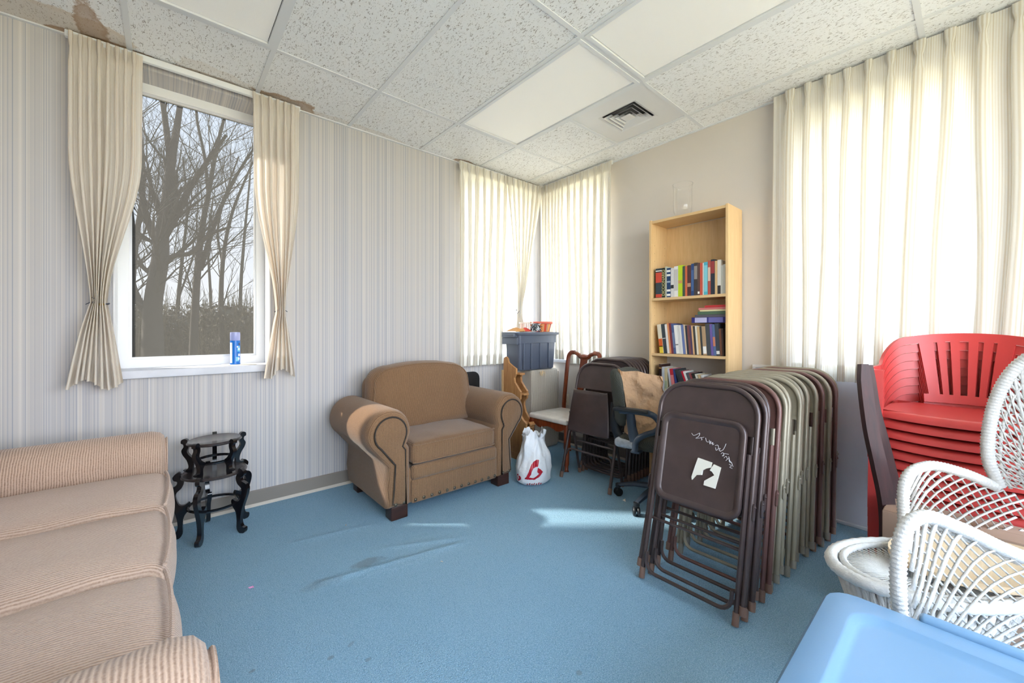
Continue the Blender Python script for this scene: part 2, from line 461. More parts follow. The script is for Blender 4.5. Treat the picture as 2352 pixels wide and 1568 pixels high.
MT['vinyl'] = simple('cracked_white_vinyl', srgb(222, 214, 204), .22, bscale=26, bstr=.4, bdist=.006, nscale=18, namt=.07, Coat_Weight=.4)
MT['boxfab'] = mat_fabric('beige_box_fabric', srgb(142, 132, 118), srgb(196, 186, 172), (1, .6, 0), 70)
MT['binblue'] = simple('slate_blue_plastic', srgb(90, 98, 114), .35, nscale=3, namt=.06)
MT['toteblue'] = simple('light_blue_plastic_lid', srgb(112, 148, 180), .36, bscale=260, bstr=.06)
MT['toteclear'] = simple('translucent_tote_body', srgb(170, 196, 220), .35)
MT['brownsteel'] = simple('brown_enamel_steel', srgb(76, 62, 60), .30, .25, .6, nscale=14, namt=.12)
MT['redbrown'] = simple('red_brown_enamel_steel', srgb(110, 78, 72), .38, .15, .5, nscale=14, namt=.1)
MT['beigesteel'] = simple('beige_enamel_steel', srgb(152, 143, 124), .36, .2, .5, nscale=14, namt=.08)
MT['footcap'] = simple('brown_plastic_foot', srgb(128, 98, 84), .5)
MT['footgrey'] = simple('grey_plastic_foot', srgb(140, 134, 122), .5)
MT['blackplastic'] = simple('black_plastic', srgb(26, 28, 32), .42)
MT['officefab'] = mat_fabric('grey_green_office_fabric', srgb(24, 25, 24), srgb(88, 88, 80), (.7, .7, 1.0), 95, .95, .03)
MT['officegrey'] = simple('dark_blue_grey_plastic', srgb(52, 62, 76), .4)
MT['tapegrey'] = simple('silver_seat_edge', srgb(176, 180, 186), .45, nscale=60, namt=.15)
MT['paper'] = simple('kraft_paper', srgb(188, 150, 114), .8, nscale=5, namt=.12, bscale=13, bstr=.8, bdist=.04)
MT['plastic_bag'] = simple('white_plastic_film', srgb(238, 238, 240), .32, bscale=16, bstr=.45, bdist=.02)
MT['bagred'] = simple('red_print', srgb(190, 22, 44), .4)
MT['redplastic'] = simple('red_resin', srgb(196, 62, 58), .38, bscale=120, bstr=.04)
MT['wicker'] = simple('white_painted_wicker', srgb(218, 214, 208), .55, nscale=60, namt=.08, bscale=220, bstr=.5)
MT['ply'] = mat_wood('tan_plywood', srgb(214, 184, 146), srgb(232, 208, 172), .6, 'X', 3)
MT['card'] = simple('brown_cardboard', srgb(178, 146, 124), .85, nscale=8, namt=.05)
MT['whiteboard'] = simple('pale_grey_board', srgb(206, 206, 214), .38, nscale=5, namt=.03)
MT['boardframe'] = simple('board_frame', srgb(212, 212, 214), .4, .2)
MT['bark'] = simple('grey_bark', srgb(70, 64, 58), .9, nscale=30, namt=.3)
MT['brush'] = simple('brown_undergrowth', srgb(92, 86, 72), .95, nscale=8, namt=.3)
MT['ground'] = simple('winter_grass', srgb(128, 122, 98), .95, nscale=2, namt=.25)
MT['glass'] = None
def mat_glass():
    t = NT('clear_vase_glass')
    tr = t.n('BsdfTransparent'); tr.inputs[0].default_value = (1, 1, 1, 1)
    gl = t.n('BsdfGlossy'); gl.inputs['Roughness'].default_value = .03
    lw = t.n('LayerWeight'); lw.inputs[0].default_value = .5
    mx = t.n('MixShader'); t.l(t.math('ADD', t.math('MULTIPLY', t.math('POWER', lw.outputs['Facing'], 2.0), .5), .035), mx.inputs[0])
    t.l(tr.outputs[0], mx.inputs[1]); t.l(gl.outputs[0], mx.inputs[2]); return t.done(mx)
MT['glass'] = mat_glass()
_cc = {}
def colmat(rgb, rough=.55, spec=.4):
    k = (tuple(rgb), rough)
    if k not in _cc: _cc[k] = simple('print_%02x%02x%02x' % tuple(int(x) for x in rgb), srgb(rgb), rough, spec=spec)
    return _cc[k]
# ------------------------------------------------------------ room shell
TH = .27
W1 = (2.62, 3.385, .905, 2.70)      # window in the striped wall: x0, x1, z0, z1
W2 = (.12, 1.06, .87, 2.62)         # corner window, striped wall side
W3 = (.12, .90, .87, 2.62)          # corner window, cream wall side (along y)
W4 = (2.43, 3.13, .90, 2.53)        # large window in the cream wall
W_FILL = (.4, 3.9, .55, 2.6)           # unseen window added behind the camera to let fill daylight in
def wall_mesh(mb, axis, a0, a1, d0, d1, holes):
    """wall running along x (axis='x') or y, with rectangular openings"""
    cuts = sorted(set([a0, a1] + [h[0] for h in holes] + [h[1] for h in holes]))
    for s0, s1 in zip(cuts, cuts[1:]):
        hs = [h for h in holes if h[0] <= s0 + 1e-6 and h[1] >= s1 - 1e-6]
        spans = [(0, CEIL + .12)] if not hs else [(0, hs[0][2]), (hs[0][3], CEIL + .12)]
        for z0, z1 in spans:
            if axis == 'x': mb.box(s0, s1, d0, d1, z0, z1)
            else: mb.box(d0, d1, s0, s1, z0, z1)
m = MB(); wall_mesh(m, 'x', 0, UMAX, -TH, 0, [W1, W2]); struct(m.build('wall_left', MT['wallpaper'], smooth=False), 'wall with narrow grey, blue and cream striped wallpaper')
m = MB(); wall_mesh(m, 'y', -TH, VMAX, -TH, 0, [W3, W4]); struct(m.build('wall_right', MT['cream'], smooth=False), 'plain cream painted wall behind the bookshelf')
m = MB(); m.box(UMAX, UMAX + .2, -TH, VMAX, 0, CEIL + .12); struct(m.build('wall_sofa_side', MT['wallpaper_y'], smooth=False))
m = MB(); wall_mesh(m, 'x', -TH, UMAX + .2, VMAX, VMAX + .2, [W_FILL]); struct(m.build('wall_back', MT['cream'], smooth=False))
m = MB(); m.box(-TH, UMAX + .2, -TH, VMAX + .2, CEIL + .12, CEIL + .25); struct(m.build('roof_slab', MT['concrete'], smooth=False))
# floor: fine strip near the window side carries the carpet's raised wrinkles
wr = []
for (xa, ya, xb, yb, hh) in ((690, 1352, 1100, 1236, .007), (860, 1262, 1075, 1232, .004), (640, 1255, 870, 1200, .004), (820, 1328, 1010, 1275, .003)):
    wr.append((pix_z(xa, ya, 0), pix_z(xb, yb, 0), hh))
def floor_z(x, y):
    z = 0
    for a, b, hh in wr:
        d = b - a; L2 = d.length_squared; q = Vector((x, y, 0)) - a
        t = min(1, max(0, q.dot(d) / L2)); dist = (q - d * t).length
        z += hh * math.exp(-(dist / .022) ** 2) * sm(0, .15, t) * sm(1, .8, t)
    return z
m = MB()
fx0, fx1, fy0, fy1 = 1.75, 3.05, .55, 1.75
m.grid(lambda a, b: (lerp(fx0, fx1, a), lerp(fy0, fy1, b), floor_z(lerp(fx0, fx1, a), lerp(fy0, fy1, b)) if 0 < a < 1 and 0 < b < 1 else 0), 150, 150)
for (x0, x1, y0, y1) in ((0, fx0, 0, VMAX), (fx1, UMAX, 0, VMAX), (fx0, fx1, 0, fy0), (fx0, fx1, fy1, VMAX)):
    m.add([(x0, y0, 0), (x1, y0, 0), (x1, y1, 0), (x0, y1, 0)], [(0, 1, 2, 3)])
struct(m.build('floor', MT['carpet']), 'worn blue loop pile carpet floor')
m = MB(); m.box(-TH, UMAX + .2, -TH, VMAX + .2, -.2, -.012); struct(m.build('floor_slab', MT['concrete'], smooth=False))
# baseboards with a pale lip along the carpet
for nm, ax in (('baseboard_left', 'x'), ('baseboard_right', 'y')):
    m = MB(); L = UMAX if ax == 'x' else VMAX
    prof = [(0, 0), (.010, 0), (.010, .098), (.006, .104), (0, .104)]
    if ax == 'x': m.prism(prof, 0, L, 'x')
    else: m.add([(d, y, z) for y in (0.011, L) for (d, z) in prof], [(0, 1, 6, 5), (1, 2, 7, 6), (2, 3, 8, 7), (3, 4, 9, 8), (4, 3, 2, 1, 0)])
    b = struct(m.build(nm, MT['baseboard'], smooth=False))
    m = MB()
    if ax == 'x': m.prism([(.010, 0), (.022, 0), (.022, .006), (.014, .016), (.010, .018)], 0, L, 'x')
    else: m.add([(d, y, z) for y in (0.023, L) for (d, z) in [(.010, 0), (.022, 0), (.022, .006), (.014, .016), (.010, .018)]], [(0, 1, 6, 5), (1, 2, 7, 6), (2, 3, 8, 7), (3, 4, 9, 8), (4, 3, 2, 1, 0)])
    m.build('baseboard_lip', MT['basebead'], b, smooth=False)

# ------------------------------------------------------------ suspended ceiling: each panel and bar a piece of it
cl = struct(bpy.data.objects.new('ceiling', None), 'suspended ceiling of white fissured tiles in a metal grid'); COL.objects.link(cl)
GU = [0.0, .28, .885, 1.49, 2.10, 2.705, 3.315, 3.92, UMAX]
GV = [0.0, .60, 1.19, 1.79, 2.385, 2.98, 3.58, VMAX]
lights = {(2, .60, 1.79), (2, 1.79, 2.98), (5, .60, 1.79)}
cells = []
for i in range(8):
    if i == 0: vs = [0, .60, 1.79, 2.98, VMAX]
    elif i == 1: vs = [0, .60, 1.19, 1.79, 2.98, VMAX]
    else: vs = [0, .60, 1.79, 2.98, VMAX]
    for a, b in zip(vs, vs[1:]): cells.append((i, a, b))
tile_cache = {}
def tile_mesh(w_, d_):
    k = (round(w_, 3), round(d_, 3))
    if k not in tile_cache:
        m = MB(); m.box(0, w_, 0, d_, 0, .016); m.box(.012, w_ - .012, .012, d_ - .012, -.006, 0)
        me = m.mesh('ceiling_tile', False); me.materials.append(MT['tile']); tile_cache[k] = me
    return tile_cache[k]
for (i, a, b) in cells:
    if (i, a, b) in lights or (i == 1 and a == 1.19): continue
    x0, x1 = GU[i], GU[i + 1]
    o = bpy.data.objects.new('ceiling_tile', tile_mesh(x1 - x0, b - a)); COL.objects.link(o); o.parent = cl; o.location = (x0, a, CEIL)
bar = .0125
def grid_bar(x0, x1, y0, y1):
    m = MB(); m.box(x0, x1, y0, y1, CEIL - .011, CEIL - .0065); m.build('grid_bar', MT['grid'], cl, smooth=False)
for x in GU[1:-1]: grid_bar(x - bar, x + bar, 0, VMAX)
for (i, a, b) in cells:
    if b < VMAX - .1: grid_bar(GU[i] + (bar if i else 0), GU[i + 1] - bar, b - bar, b + bar)
for (x0, x1, y0, y1) in ((0, UMAX, 0, .02), (0, .02, .02, VMAX), (UMAX - .02, UMAX, .02, VMAX), (.02, UMAX - .02, VMAX - .02, VMAX)):
    m = MB(); m.box(x0, x1, y0, y1, CEIL - .014, CEIL - .0065); m.build('wall_angle', MT['grid'], cl, smooth=False)
# recessed light troffers
for (i, a, b), lab in zip(sorted(lights), ('recessed ceiling light panel beside the square air vent', 'recessed ceiling light panel over the long row of folding chairs', 'recessed ceiling light panel nearest the uncurtained window')):
    x0, x1 = GU[i] + bar, GU[i + 1] - bar; y0, y1 = a + bar, b - bar
    t = thing('ceiling_light', lab, 'ceiling light', ((x0 + x1) / 2, (y0 + y1) / 2, CEIL - .012), group='recessed ceiling light panels')
    hx, hy = (x1 - x0) / 2, (y1 - y0) / 2
    m = MB()
    for (p0, p1, q0, q1) in ((-hx, hx, -hy, -hy + .022), (-hx, hx, hy - .022, hy), (-hx, -hx + .022, -hy + .022, hy - .022), (hx - .022, hx, -hy + .022, hy - .022)): m.box(p0, p1, q0, q1, -.004, .02)
    m.build('door_frame', MT['grid'], t, smooth=False)
    m = MB(); m.box(-hx + .026, hx - .026, -hy + .026, hy - .026, .006, .012); m.build('diffuser', MT['diffuser'], t, smooth=False)
    m = MB(); m.box(-hx + .02, hx - .02, -hy + .02, hy - .02, .014, .10); m.build('housing', MT['shadowgap'], t, smooth=False)
# air diffuser
x0, x1, y0, y1 = GU[1] + bar, GU[2] - bar, 1.19 + bar, 1.79 - bar
t = thing('air_vent', 'square louvred air vent in a flat white ceiling panel', 'vent', ((x0 + x1) / 2, (y0 + y1) / 2, CEIL))
hx, hy = (x1 - x0) / 2, (y1 - y0) / 2; q = .155
m = MB()
for b_ in ((-hx, hx, -hy, -q), (-hx, hx, q, hy), (-hx, -q, -q, q), (q, hx, -q, q)): m.box(*b_, -.006, .004)
m.build('panel', MT['ventpanel'], t, smooth=False)
def ring(m, r0, z0, r1, z1, th=.004):
    for k in range(4):
        a0 = PI / 4 + k * PI / 2; a1 = a0 + PI / 2; s = math.sqrt(2)
        P = lambda r, a, z: (r * s * math.cos(a), r * s * math.sin(a), z)
        vs = [P(r0, a0, z0), P(r0, a1, z0), P(r1, a1, z1), P(r1, a0, z1), P(r0 - th, a0, z0 + th), P(r0 - th, a1, z0 + th), P(r1 - th, a1, z1 + th), P(r1 - th, a0, z1 + th)]
        m.add(vs, [(0, 1, 2, 3), (7, 6, 5, 4), (0, 4, 5, 1), (2, 6, 7, 3)])
m = MB(); ring(m, q + .002, -.007, q - .018, .0, .003); m.build('vent_frame', MT['ventpanel'], t, smooth=False)
for k, r in enumerate((.130, .098, .066)):
    m = MB(); ring(m, r, -.010, r - .036, .018); m.build('louver', MT['ventpanel'], t, smooth=False)
m = MB(); m.add([(.04, .04, -.008), (-.04, .04, -.008), (-.04, -.04, -.008), (.04, -.04, -.008), (0, 0, .02)], [(0, 1, 4), (1, 2, 4), (2, 3, 4), (3, 0, 4), (0, 3, 2, 1)]); m.build('center_cone', MT['ventpanel'], t, smooth=False)
m = MB(); m.box(-q, q, -q, q, .05, .054); m.box(-q - .004, -q, -q, q, .0, .05); m.box(q, q + .004, -q, q, .0, .05); m.box(-q, q, -q - .004, -q, 0, .05); m.box(-q, q, q, q + .004, 0, .05)
m.build('duct_box', MT['duct'], t, smooth=False)

# ------------------------------------------------------------ windows
def window(name, axis, a0, a1, z0, z1, pane, dep=-.235, fw=.045, mull=None, label=None):
    w_ = struct(bpy.data.objects.new(name, None), label); COL.objects.link(w_)
    def bx(m, p0, p1, d0, d1, q0, q1):
        if axis == 'x': m.box(p0, p1, d0, d1, q0, q1)
        else: m.box(d0, d1, p0, p1, q0, q1)
    m = MB()
    bx(m, a0, a0 + fw, dep, dep + .05, z0, z1); bx(m, a1 - fw, a1, dep, dep + .05, z0, z1)
    bx(m, a0 + fw, a1 - fw, dep, dep + .05, z1 - fw, z1); bx(m, a0 + fw, a1 - fw, dep, dep + .05, z0, z0 + fw)
    if mull: 
        for mu in mull: bx(m, mu - .02, mu + .02, dep, dep + .05, z0 + fw, z1 - fw)
    m.build('window_frame', MT['white'], w_, smooth=False)
    m = MB(); e = .012
    for (p0, p1, q0, q1) in ((a0 + fw, a0 + fw + e, z0 + fw, z1 - fw), (a1 - fw - e, a1 - fw, z0 + fw, z1 - fw), (a0 + fw + e, a1 - fw - e, z0 + fw, z0 + fw + e), (a0 + fw + e, a1 - fw - e, z1 - fw - e, z1 - fw)):
        bx(m, p0, p1, dep + .012, dep + .036, q0, q1)
    m.build('glazing_bead', MT['boardframe'], w_, smooth=False)
    m = MB(); bx(m, a0 + fw + e, a1 - fw - e, dep + .022, dep + .025, z0 + fw + e, z1 - fw - e); m.build('pane', pane, w_, smooth=False)
    return w_
w1 = window('window_1', 'x', *W1[:2], W1[2] + .04, W1[3], MT['pane_film'], fw=.055, label='tall window with a tinted screen looking onto bare trees')
# white reveal lining of the recess and the projecting sill
m = MB(); m.box(W1[0] - .001, W1[0] + .006, -TH, .0, W1[2], W1[3]); m.box(W1[1] - .006, W1[1] + .001, -TH, 0, W1[2], W1[3]); m.build('reveal_lining', MT['white'], w1, smooth=False)
m = MB(); m.rbox(W1[0] - .01, W1[1] + .015, -TH, .035, W1[2] - .005, W1[2] + .042, .006, 2); m.build('window_sill', MT['sill'], w1)
w2 = window('window_2', 'x', *W2, MT['pane'], mull=[.58], label='corner window in the striped wall behind cream curtains')
w3 = window('window_3', 'y', *W3, MT['pane'], mull=[.5], label='corner window in the cream wall behind cream curtains')
w4 = window('window_4', 'y', *W4, MT['pane'], mull=[2.82], label='wide window in the cream wall behind long curtains')
w_fill = window('fill_window', 'x', W_FILL[0], W_FILL[1], W_FILL[2], W_FILL[3], MT['pane'], dep=VMAX + .1, mull=[1.7, 2.7])  # added opening, a fill source for the walls and carpet
for w_, (a0, a1, z0, z1), ax in ((w2, W2, 'x'), (w3, W3, 'y'), (w4, W4, 'y')):
    m = MB()
    if ax == 'x': m.box(a0 - .01, a1 + .01, -TH, .02, z0 - .03, z0 - .0005)
    else: m.box(-TH, .02, a0 - .01, a1 + .01, z0 - .03, z0 - .0005)
    m.build('window_sill', MT['sill'], w_, smooth=False)
# wall outlet low on the cream wall
g = pix_x(1301, 917, .003)
t = thing('wall_outlet', 'cream duplex wall outlet behind the dining chair', 'outlet', (0, g.y, g.z))
m = MB(); m.rbox(.0005, .006, -.036, .036, -.057, .057, .004, 2); m.build('cover_plate', simple('ivory_plastic', srgb(226, 216, 196), .4), t)
for dz in (-.02, .02):
    m = MB(); m.rbox(.006, .009, -.017, .017, dz - .014, dz + .014, .003, 2); s_ = m.build('socket', simple('ivory_socket', srgb(210, 198, 176), .4), t)
    m = MB()
    for dy in (-.006, .006): m.box(.009, .0095, dy - .001, dy + .001, dz - .004, dz + .005)
    m.build('slots', MT['shadowgap'], s_, smooth=False)
# ------------------------------------------------------------ curtains
def curtain(name, label, axis, off, top, bot, z1, z0, n, depth, mat, tie=None, cloth=1.6, phase=0, seed=1, nu=0, nz=46, shape=None, hem=.10):
    """top, bot: (start, end) along the wall at head and hem. tie: (pos, z, half-width).
    shape(z01)-> (start,end) override."""
    rnd = random.Random(seed)
    jit = [rnd.uniform(-.5, .5) for _ in range(400)]
    t = thing(name, label, 'curtain')
    nu = n * 20
    def ext(z):
        if tie is None:
            k = (z1 - z) / (z1 - z0); return lerp(top[0], bot[0], k), lerp(top[1], bot[1], k)
        tp, tz, hw = tie
        if z >= tz:
            k = (z1 - z) / (z1 - tz); e = k ** 2.2 if shape is None else shape(k)
            return lerp(top[0], tp - hw, e), lerp(top[1], tp + hw, e)
        k = (tz - z) / (tz - z0); e = k ** .8
        return lerp(tp - hw, bot[0], e), lerp(tp + hw, bot[1], e)
    m = MB()
    W0 = abs(top[1] - top[0]); dpp = depth
    def fn(a, b):
        z = lerp(z1, z0, b)
        e0, e1 = ext(z); W = e1 - e0
        head = (z1 - z)
        pin = math.exp(-((head - .095) / .035) ** 2)          # pleats pinched below the heading
        aa = min(a * n, n - 1e-6); k = int(aa); f = aa - k
        j0, j1, j2 = jit[k], jit[k + 40], jit[k + 80]
        P = W / n; w_ = abs(W) / W0
        dd = dpp * (1 + .6 * j0) * (.55 + .45 * sm(.05, .5, head)) * (1 + .8 * (1 - w_))
        fz = .62 + .1 * j2
        if f < fz:
            g = f / fz; s = (k + g) * P; y = -dd * .30 * math.sin(PI * g) * (1 + j1) + dd * .10 * math.sin(2 * PI * g + z * 1.7 + k)
        else:
            g = (f - fz) / (1 - fz); c = (.25 + .14 * j1) * (1 - .5 * pin)
            s = (k + 1) * P + P * c * math.sin(2 * PI * g) + P * .10 * j0 * sm(.2, 1.6, head) * math.sin(PI * g)
            y = dd * math.sin(PI * g) * (1 - .2 * pin)
        # whole folds wander a little on the way down
        s = e0 + s + P * .22 * math.sin(1.4 * z + 6.3 * jit[k + 120]) * sm(.15, 1.2, head) * math.sin(PI * (k + f) / n)
        y = off + y
        if tie is not None:
            tz = tie[1]; y += .03 * math.exp(-((z - tz) / .1) ** 2) * math.sin(a * PI) - .03 * math.exp(-((z - tz) / .12) ** 2)
            if z < tz: z += .03 * math.sin(a * 7 + seed) * (tz - z) / (tz - z0)
        y = max(y, .012)
        return (s, y, z) if axis == 'x' else (y, s, z)
    def warp(b): return b
    m.grid(lambda a, b: fn(a, b ** 1.0), nu, nz, lambda a, b: (a * cloth, b))
    m.build('curtain_panel', mat, t, ang=180)
    # stitched hem: a second layer of cloth on the lower edge and the heading tape
    bh = hem / (z1 - z0)
    def off_fn(b0, b1, dd):
        def g(a, b):
            p = Vector(fn(a, lerp(b0, b1, b)))
            if axis == 'x': p.y += dd
            else: p.x += dd
            return p
        return g
    m = MB(); m.grid(off_fn(1 - bh, 1.0, -.004), nu, 3, lambda a, b: (a * cloth, b)); m.build('hem', mat, t, ang=180)
    m = MB(); m.grid(off_fn(0.0, .085 / (z1 - z0), -.004), nu, 3, lambda a, b: (a * cloth, b)); m.build('heading_tape', mat, t, ang=180)
    return t
def tie_band(t, c, rx, ry, ends):
    m = MB(); m.tube([(c[0] + rx * math.cos(a * PI / 8), c[1] + ry * math.sin(a * PI / 8), c[2] + .004 * math.sin(a)) for a in range(16)], .0035, 6, closed=True)
    for e in ends: m.tube(spline([c + Vector((0, ry, 0)), c + Vector(e) * .5 + Vector((0, ry + .015, .01)), c + Vector(e) + Vector((0, ry, 0))], 4), .002, 5)
    m.build('tie_wire', colmat((60, 66, 80)), t)
    m = MB(); m.sphere(c + Vector((-.005, ry + .004, -.004)), .009, 8, 5, (1.6, .8, .8)); m.build('tie_clip', colmat((206, 170, 60)), t)
p0 = pix_y(163, 75, .085); p1 = pix_y(328, 125, .085)
tL = pix_y(228, 697, .085); hb0 = pix_y(157, 890, .09); hb1 = pix_y(283, 872, .09)
c1 = curtain('curtain', 'cream ribbed curtain tied in low beside the tinted window, sofa side', 'x', .085, (p1.x, p0.x), (hb1.x, hb0.x), CEIL - .028, .885, 8, .036, MT['curt'], tie=(tL.x, tL.z, .028), cloth=1.3, seed=3, shape=lambda k: (.06 * k + .94 * sm(.42, 1.03, k)) if k < 1 else 1)
tie_band(c1, Vector((tL.x, .055, tL.z)), .036, .032, [(.03, 0, .03), (.05, 0, -.006)])
q0 = pix_y(583, 207, .085); q1 = pix_y(688, 258, .085); tR = pix_y(645, 716, .085); r0 = pix_y(607, 866, .09); r1 = pix_y(678, 858, .09)
c2 = curtain('curtain', 'cream ribbed curtain tied in low beside the tinted window, armchair side', 'x', .085, (q1.x, q0.x), (r1.x, r0.x), CEIL - .028, .885, 6, .034, MT['curt'], tie=(tR.x, tR.z, .024), cloth=.95, seed=5, shape=lambda k: (.12 * k + .88 * sm(.40, 1.05, k)) if k < 1 else 1)
tie_band(c2, Vector((tR.x, .055, tR.z)), .03, .03, [(-.04, 0, .002), (.03, 0, .004)])
# corner pair
curtain('curtain', 'sheer cream curtain hanging straight on the striped wall side of the corner', 'x', .085, (.50, 1.115), (.60, 1.12), CEIL - .03, .845, 7, .026, MT['curt_b'], cloth=1.6, seed=11)
tC = pix_y(1194, 712, .10)
c3 = curtain('curtain', 'sheer cream curtain knotted to a point above the storage bin', 'x', .095, (.07, .56), (tC.x - .10, tC.x + .10), CEIL - .03, .90, 7, .02, MT['curt_b'], tie=(tC.x, tC.z, .016), cloth=.9, seed=13, shape=lambda k: k ** 1.15)
tie_band(c3, Vector((tC.x, .07, tC.z)), .02, .022, [(-.03, 0, -.05), (.03, 0, -.04)])
curtain('curtain', 'sheer cream curtain panel nearest the corner on the cream wall', 'y', .085, (.075, .40), (.10, .42), CEIL - .03, .88, 7, .024, MT['curt_b'], cloth=1.0, seed=17)
curtain('curtain', 'sheer cream curtain hanging behind the wooden dining chair', 'y', .085, (.40, .985), (.47, .96), CEIL - .03, .845, 7, .026, MT['curt_b'], cloth=1.5, seed=19)
# large window
curtain('curtain', 'sheer cream curtain of the wide window, bookshelf side', 'y', .09, (2.285, 2.86), (2.27, 2.80), CEIL - .02, .87, 6, .032, MT['curt_b'], cloth=1.5, seed=23)
curtain('curtain', 'sheer cream curtain of the wide window, behind the red chairs', 'y', .09, (2.86, 3.75), (2.80, 3.75), CEIL - .02, .88, 8, .032, MT['curt_b'], cloth=2.2, seed=29)
def track(label, axis, a0, a1):
    m = MB()
    if axis == 'x': m.rbox(a0, a1, .05, .078, CEIL - .050, CEIL - .0145, .004, 2)
    else: m.rbox(.05, .078, a0, a1, CEIL - .050, CEIL - .0145, .004, 2)
    tag(m.build('curtain_track', MT['white']), label, 'curtain rail')
track('white curtain track above the tinted window', 'x', 2.45, 3.56)
track('white curtain track of the corner, on the striped wall', 'x', .10, 1.12)
track('white curtain track of the corner, on the cream wall', 'y', .10, .99)
track('white curtain track above the wide window', 'y', 2.28, 3.80)
# ------------------------------------------------------------ outdoors seen through the tinted window
GZ = -.9
m = MB(); m.add([(-60, -90, GZ), (60, -90, GZ), (60, 60, GZ), (-60, 60, GZ)], [(0, 1, 2, 3)]); struct(m.build('ground', MT['ground'], smooth=False), 'winter grass ground outside')
def grow(m, p, d, length, r, lev, rnd, tw):
    """recursive bare branch; thick wood goes in m, twigs in tw"""
    pts = [p.copy()]; rr = [r]; n = 5 if lev < 2 else 4
    dd = d.normalized()
    for i in range(n):
        dd = (dd + Vector((rnd.uniform(-1, 1), rnd.uniform(-1, 1), rnd.uniform(-.6, 1))) * .16).normalized()
        p = p + dd * (length / n); pts.append(p.copy()); rr.append(r * (1 - .62 * (i + 1) / n))
    (m if r > .035 else tw).tube(pts, rr, 6 if r > .06 else 3, cap=False)
    if lev >= 4 or r < .0045: return
    nb = {0: 6, 1: 6, 2: 5, 3: 4}[lev]
    for k in range(nb):
        i = rnd.randint(1, n); a = pts[i]
        side = Vector((rnd.uniform(-1, 1), rnd.uniform(-1, 1), rnd.uniform(-.25, .9)))
        nd = (dd * .75 + side * .95).normalized()
        grow(m, a, nd, length * rnd.uniform(.42, .72), max(.004, rr[i] * rnd.uniform(.42, .66)), lev + 1, rnd, tw)
def tree(label, base, limbs, seed, lev=1):
    """limbs: list of (list of (photo x, photo y, radius m)), depth t"""
    rnd = random.Random(seed)
    b0 = limbs[0]; g = pxp(b0[1][0][0], b0[1][0][1], b0[0])
    t = thing('bare_tree', label, 'tree', (g.x, g.y, GZ), group='bare trees outside the window')
    m = MB(); tw = MB()
    for (dep, pts) in limbs:
        P = [pxp(x, y, dep) for x, y, r in pts]; Q = [r * .72 for x, y, r in pts]
        S = spline(P, 5); rad = []
        for i in range(len(S)):
            k = i / 5; j = min(int(k), len(Q) - 2); rad.append(lerp(Q[j], Q[j + 1], k - j))
        org = Vector((g.x, g.y, GZ))
        m.tube([s - org for s in S], rad, 9, cap=False)
        for i in range(4, len(S)):
            if S[i].z > 1.6 and rnd.random() < .55:
                dr = (S[i] - S[i - 1]).normalized()
                side = (RGT * rnd.uniform(-1, 1) + UPV * rnd.uniform(-.2, .8) + FWD * rnd.uniform(-.5, .5))
                grow(m, S[i] - org, dr * .5 + side, rnd.uniform(1.2, 2.6), min(.07, rad[i] * rnd.uniform(.22, .42)), 1 if rad[i] > .075 else 2, rnd, tw)
    m.build('trunk', MT['bark'], t, ang=180); tw.build('twigs', MT['bark'], t, ang=180)
tree('large grey tree with a forking trunk outside the tinted window', None, [
    (11.0, [(350, 930, .36), (352, 790, .34), (352, 700, .29), (368, 600, .27), (372, 540, .23), (384, 470, .20), (392, 380, .15), (410, 270, .10), (425, 150, .06)]),
    (11.0, [(370, 565, .15), (348, 530, .13), (330, 470, .10), (318, 380, .08), (300, 280, .05)]),
    (11.0, [(376, 545, .15), (402, 500, .13), (432, 440, .10), (470, 380, .08), (520, 310, .05)]),
    (11.0, [(392, 380, .10), (384, 310, .10), (372, 230, .08), (350, 150, .05)]),
    (11.0, [(345, 730, .16), (318, 690, .13), (302, 640, .11), (308, 560, .08), (300, 470, .06)]),
    (11.0, [(366, 620, .10), (400, 588, .09), (440, 580, .08), (480, 540, .06), (530, 520, .04)])], 4)
tree('slender tree leaning away from the forked trunk outside', None, [
    (13.0, [(440, 930, .17), (446, 760, .16), (452, 650, .14), (462, 540, .12), (480, 440, .09), (500, 330, .07), (530, 220, .04)]),
    (13.0, [(460, 620, .11), (488, 530, .09), (510, 470, .08), (545, 400, .06), (590, 330, .04)]),
    (13.0, [(478, 440, .07), (470, 360, .06), (452, 270, .05), (450, 180, .03)])], 9)
tree('thin bare tree beyond the slender leaning tree', None, [
    (14.0, [(515, 930, .12), (508, 720, .11), (512, 600, .09), (530, 500, .07), (560, 420, .05), (600, 330, .03)]),
    (14.0, [(512, 610, .06), (500, 530, .05), (520, 440, .04), (548, 360, .03)])], 21)
tree('thin bare tree behind the forked trunk', None, [
    (16.0, [(405, 930, .11), (408, 720, .10), (418, 600, .08), (430, 480, .06), (420, 360, .04)]),
    (16.0, [(412, 680, .05), (440, 600, .05), (470, 500, .03)])], 33)
tree('slim tree beside the curtain hanging sofa side outside', None, [
    (12.0, [(305, 930, .14), (300, 720, .12), (312, 560, .10), (330, 420, .08), (322, 290, .05)])], 41)
tree('distant thin tree standing behind the spray can', None, [
    (18.0, [(555, 930, .12), (552, 700, .10), (560, 560, .08), (572, 430, .05), (580, 330, .03)])], 56)
tree('distant thin tree seen behind the slender leaning tree', None, [
    (18.0, [(480, 930, .09), (484, 700, .08), (478, 560, .06), (490, 450, .04)])], 55)
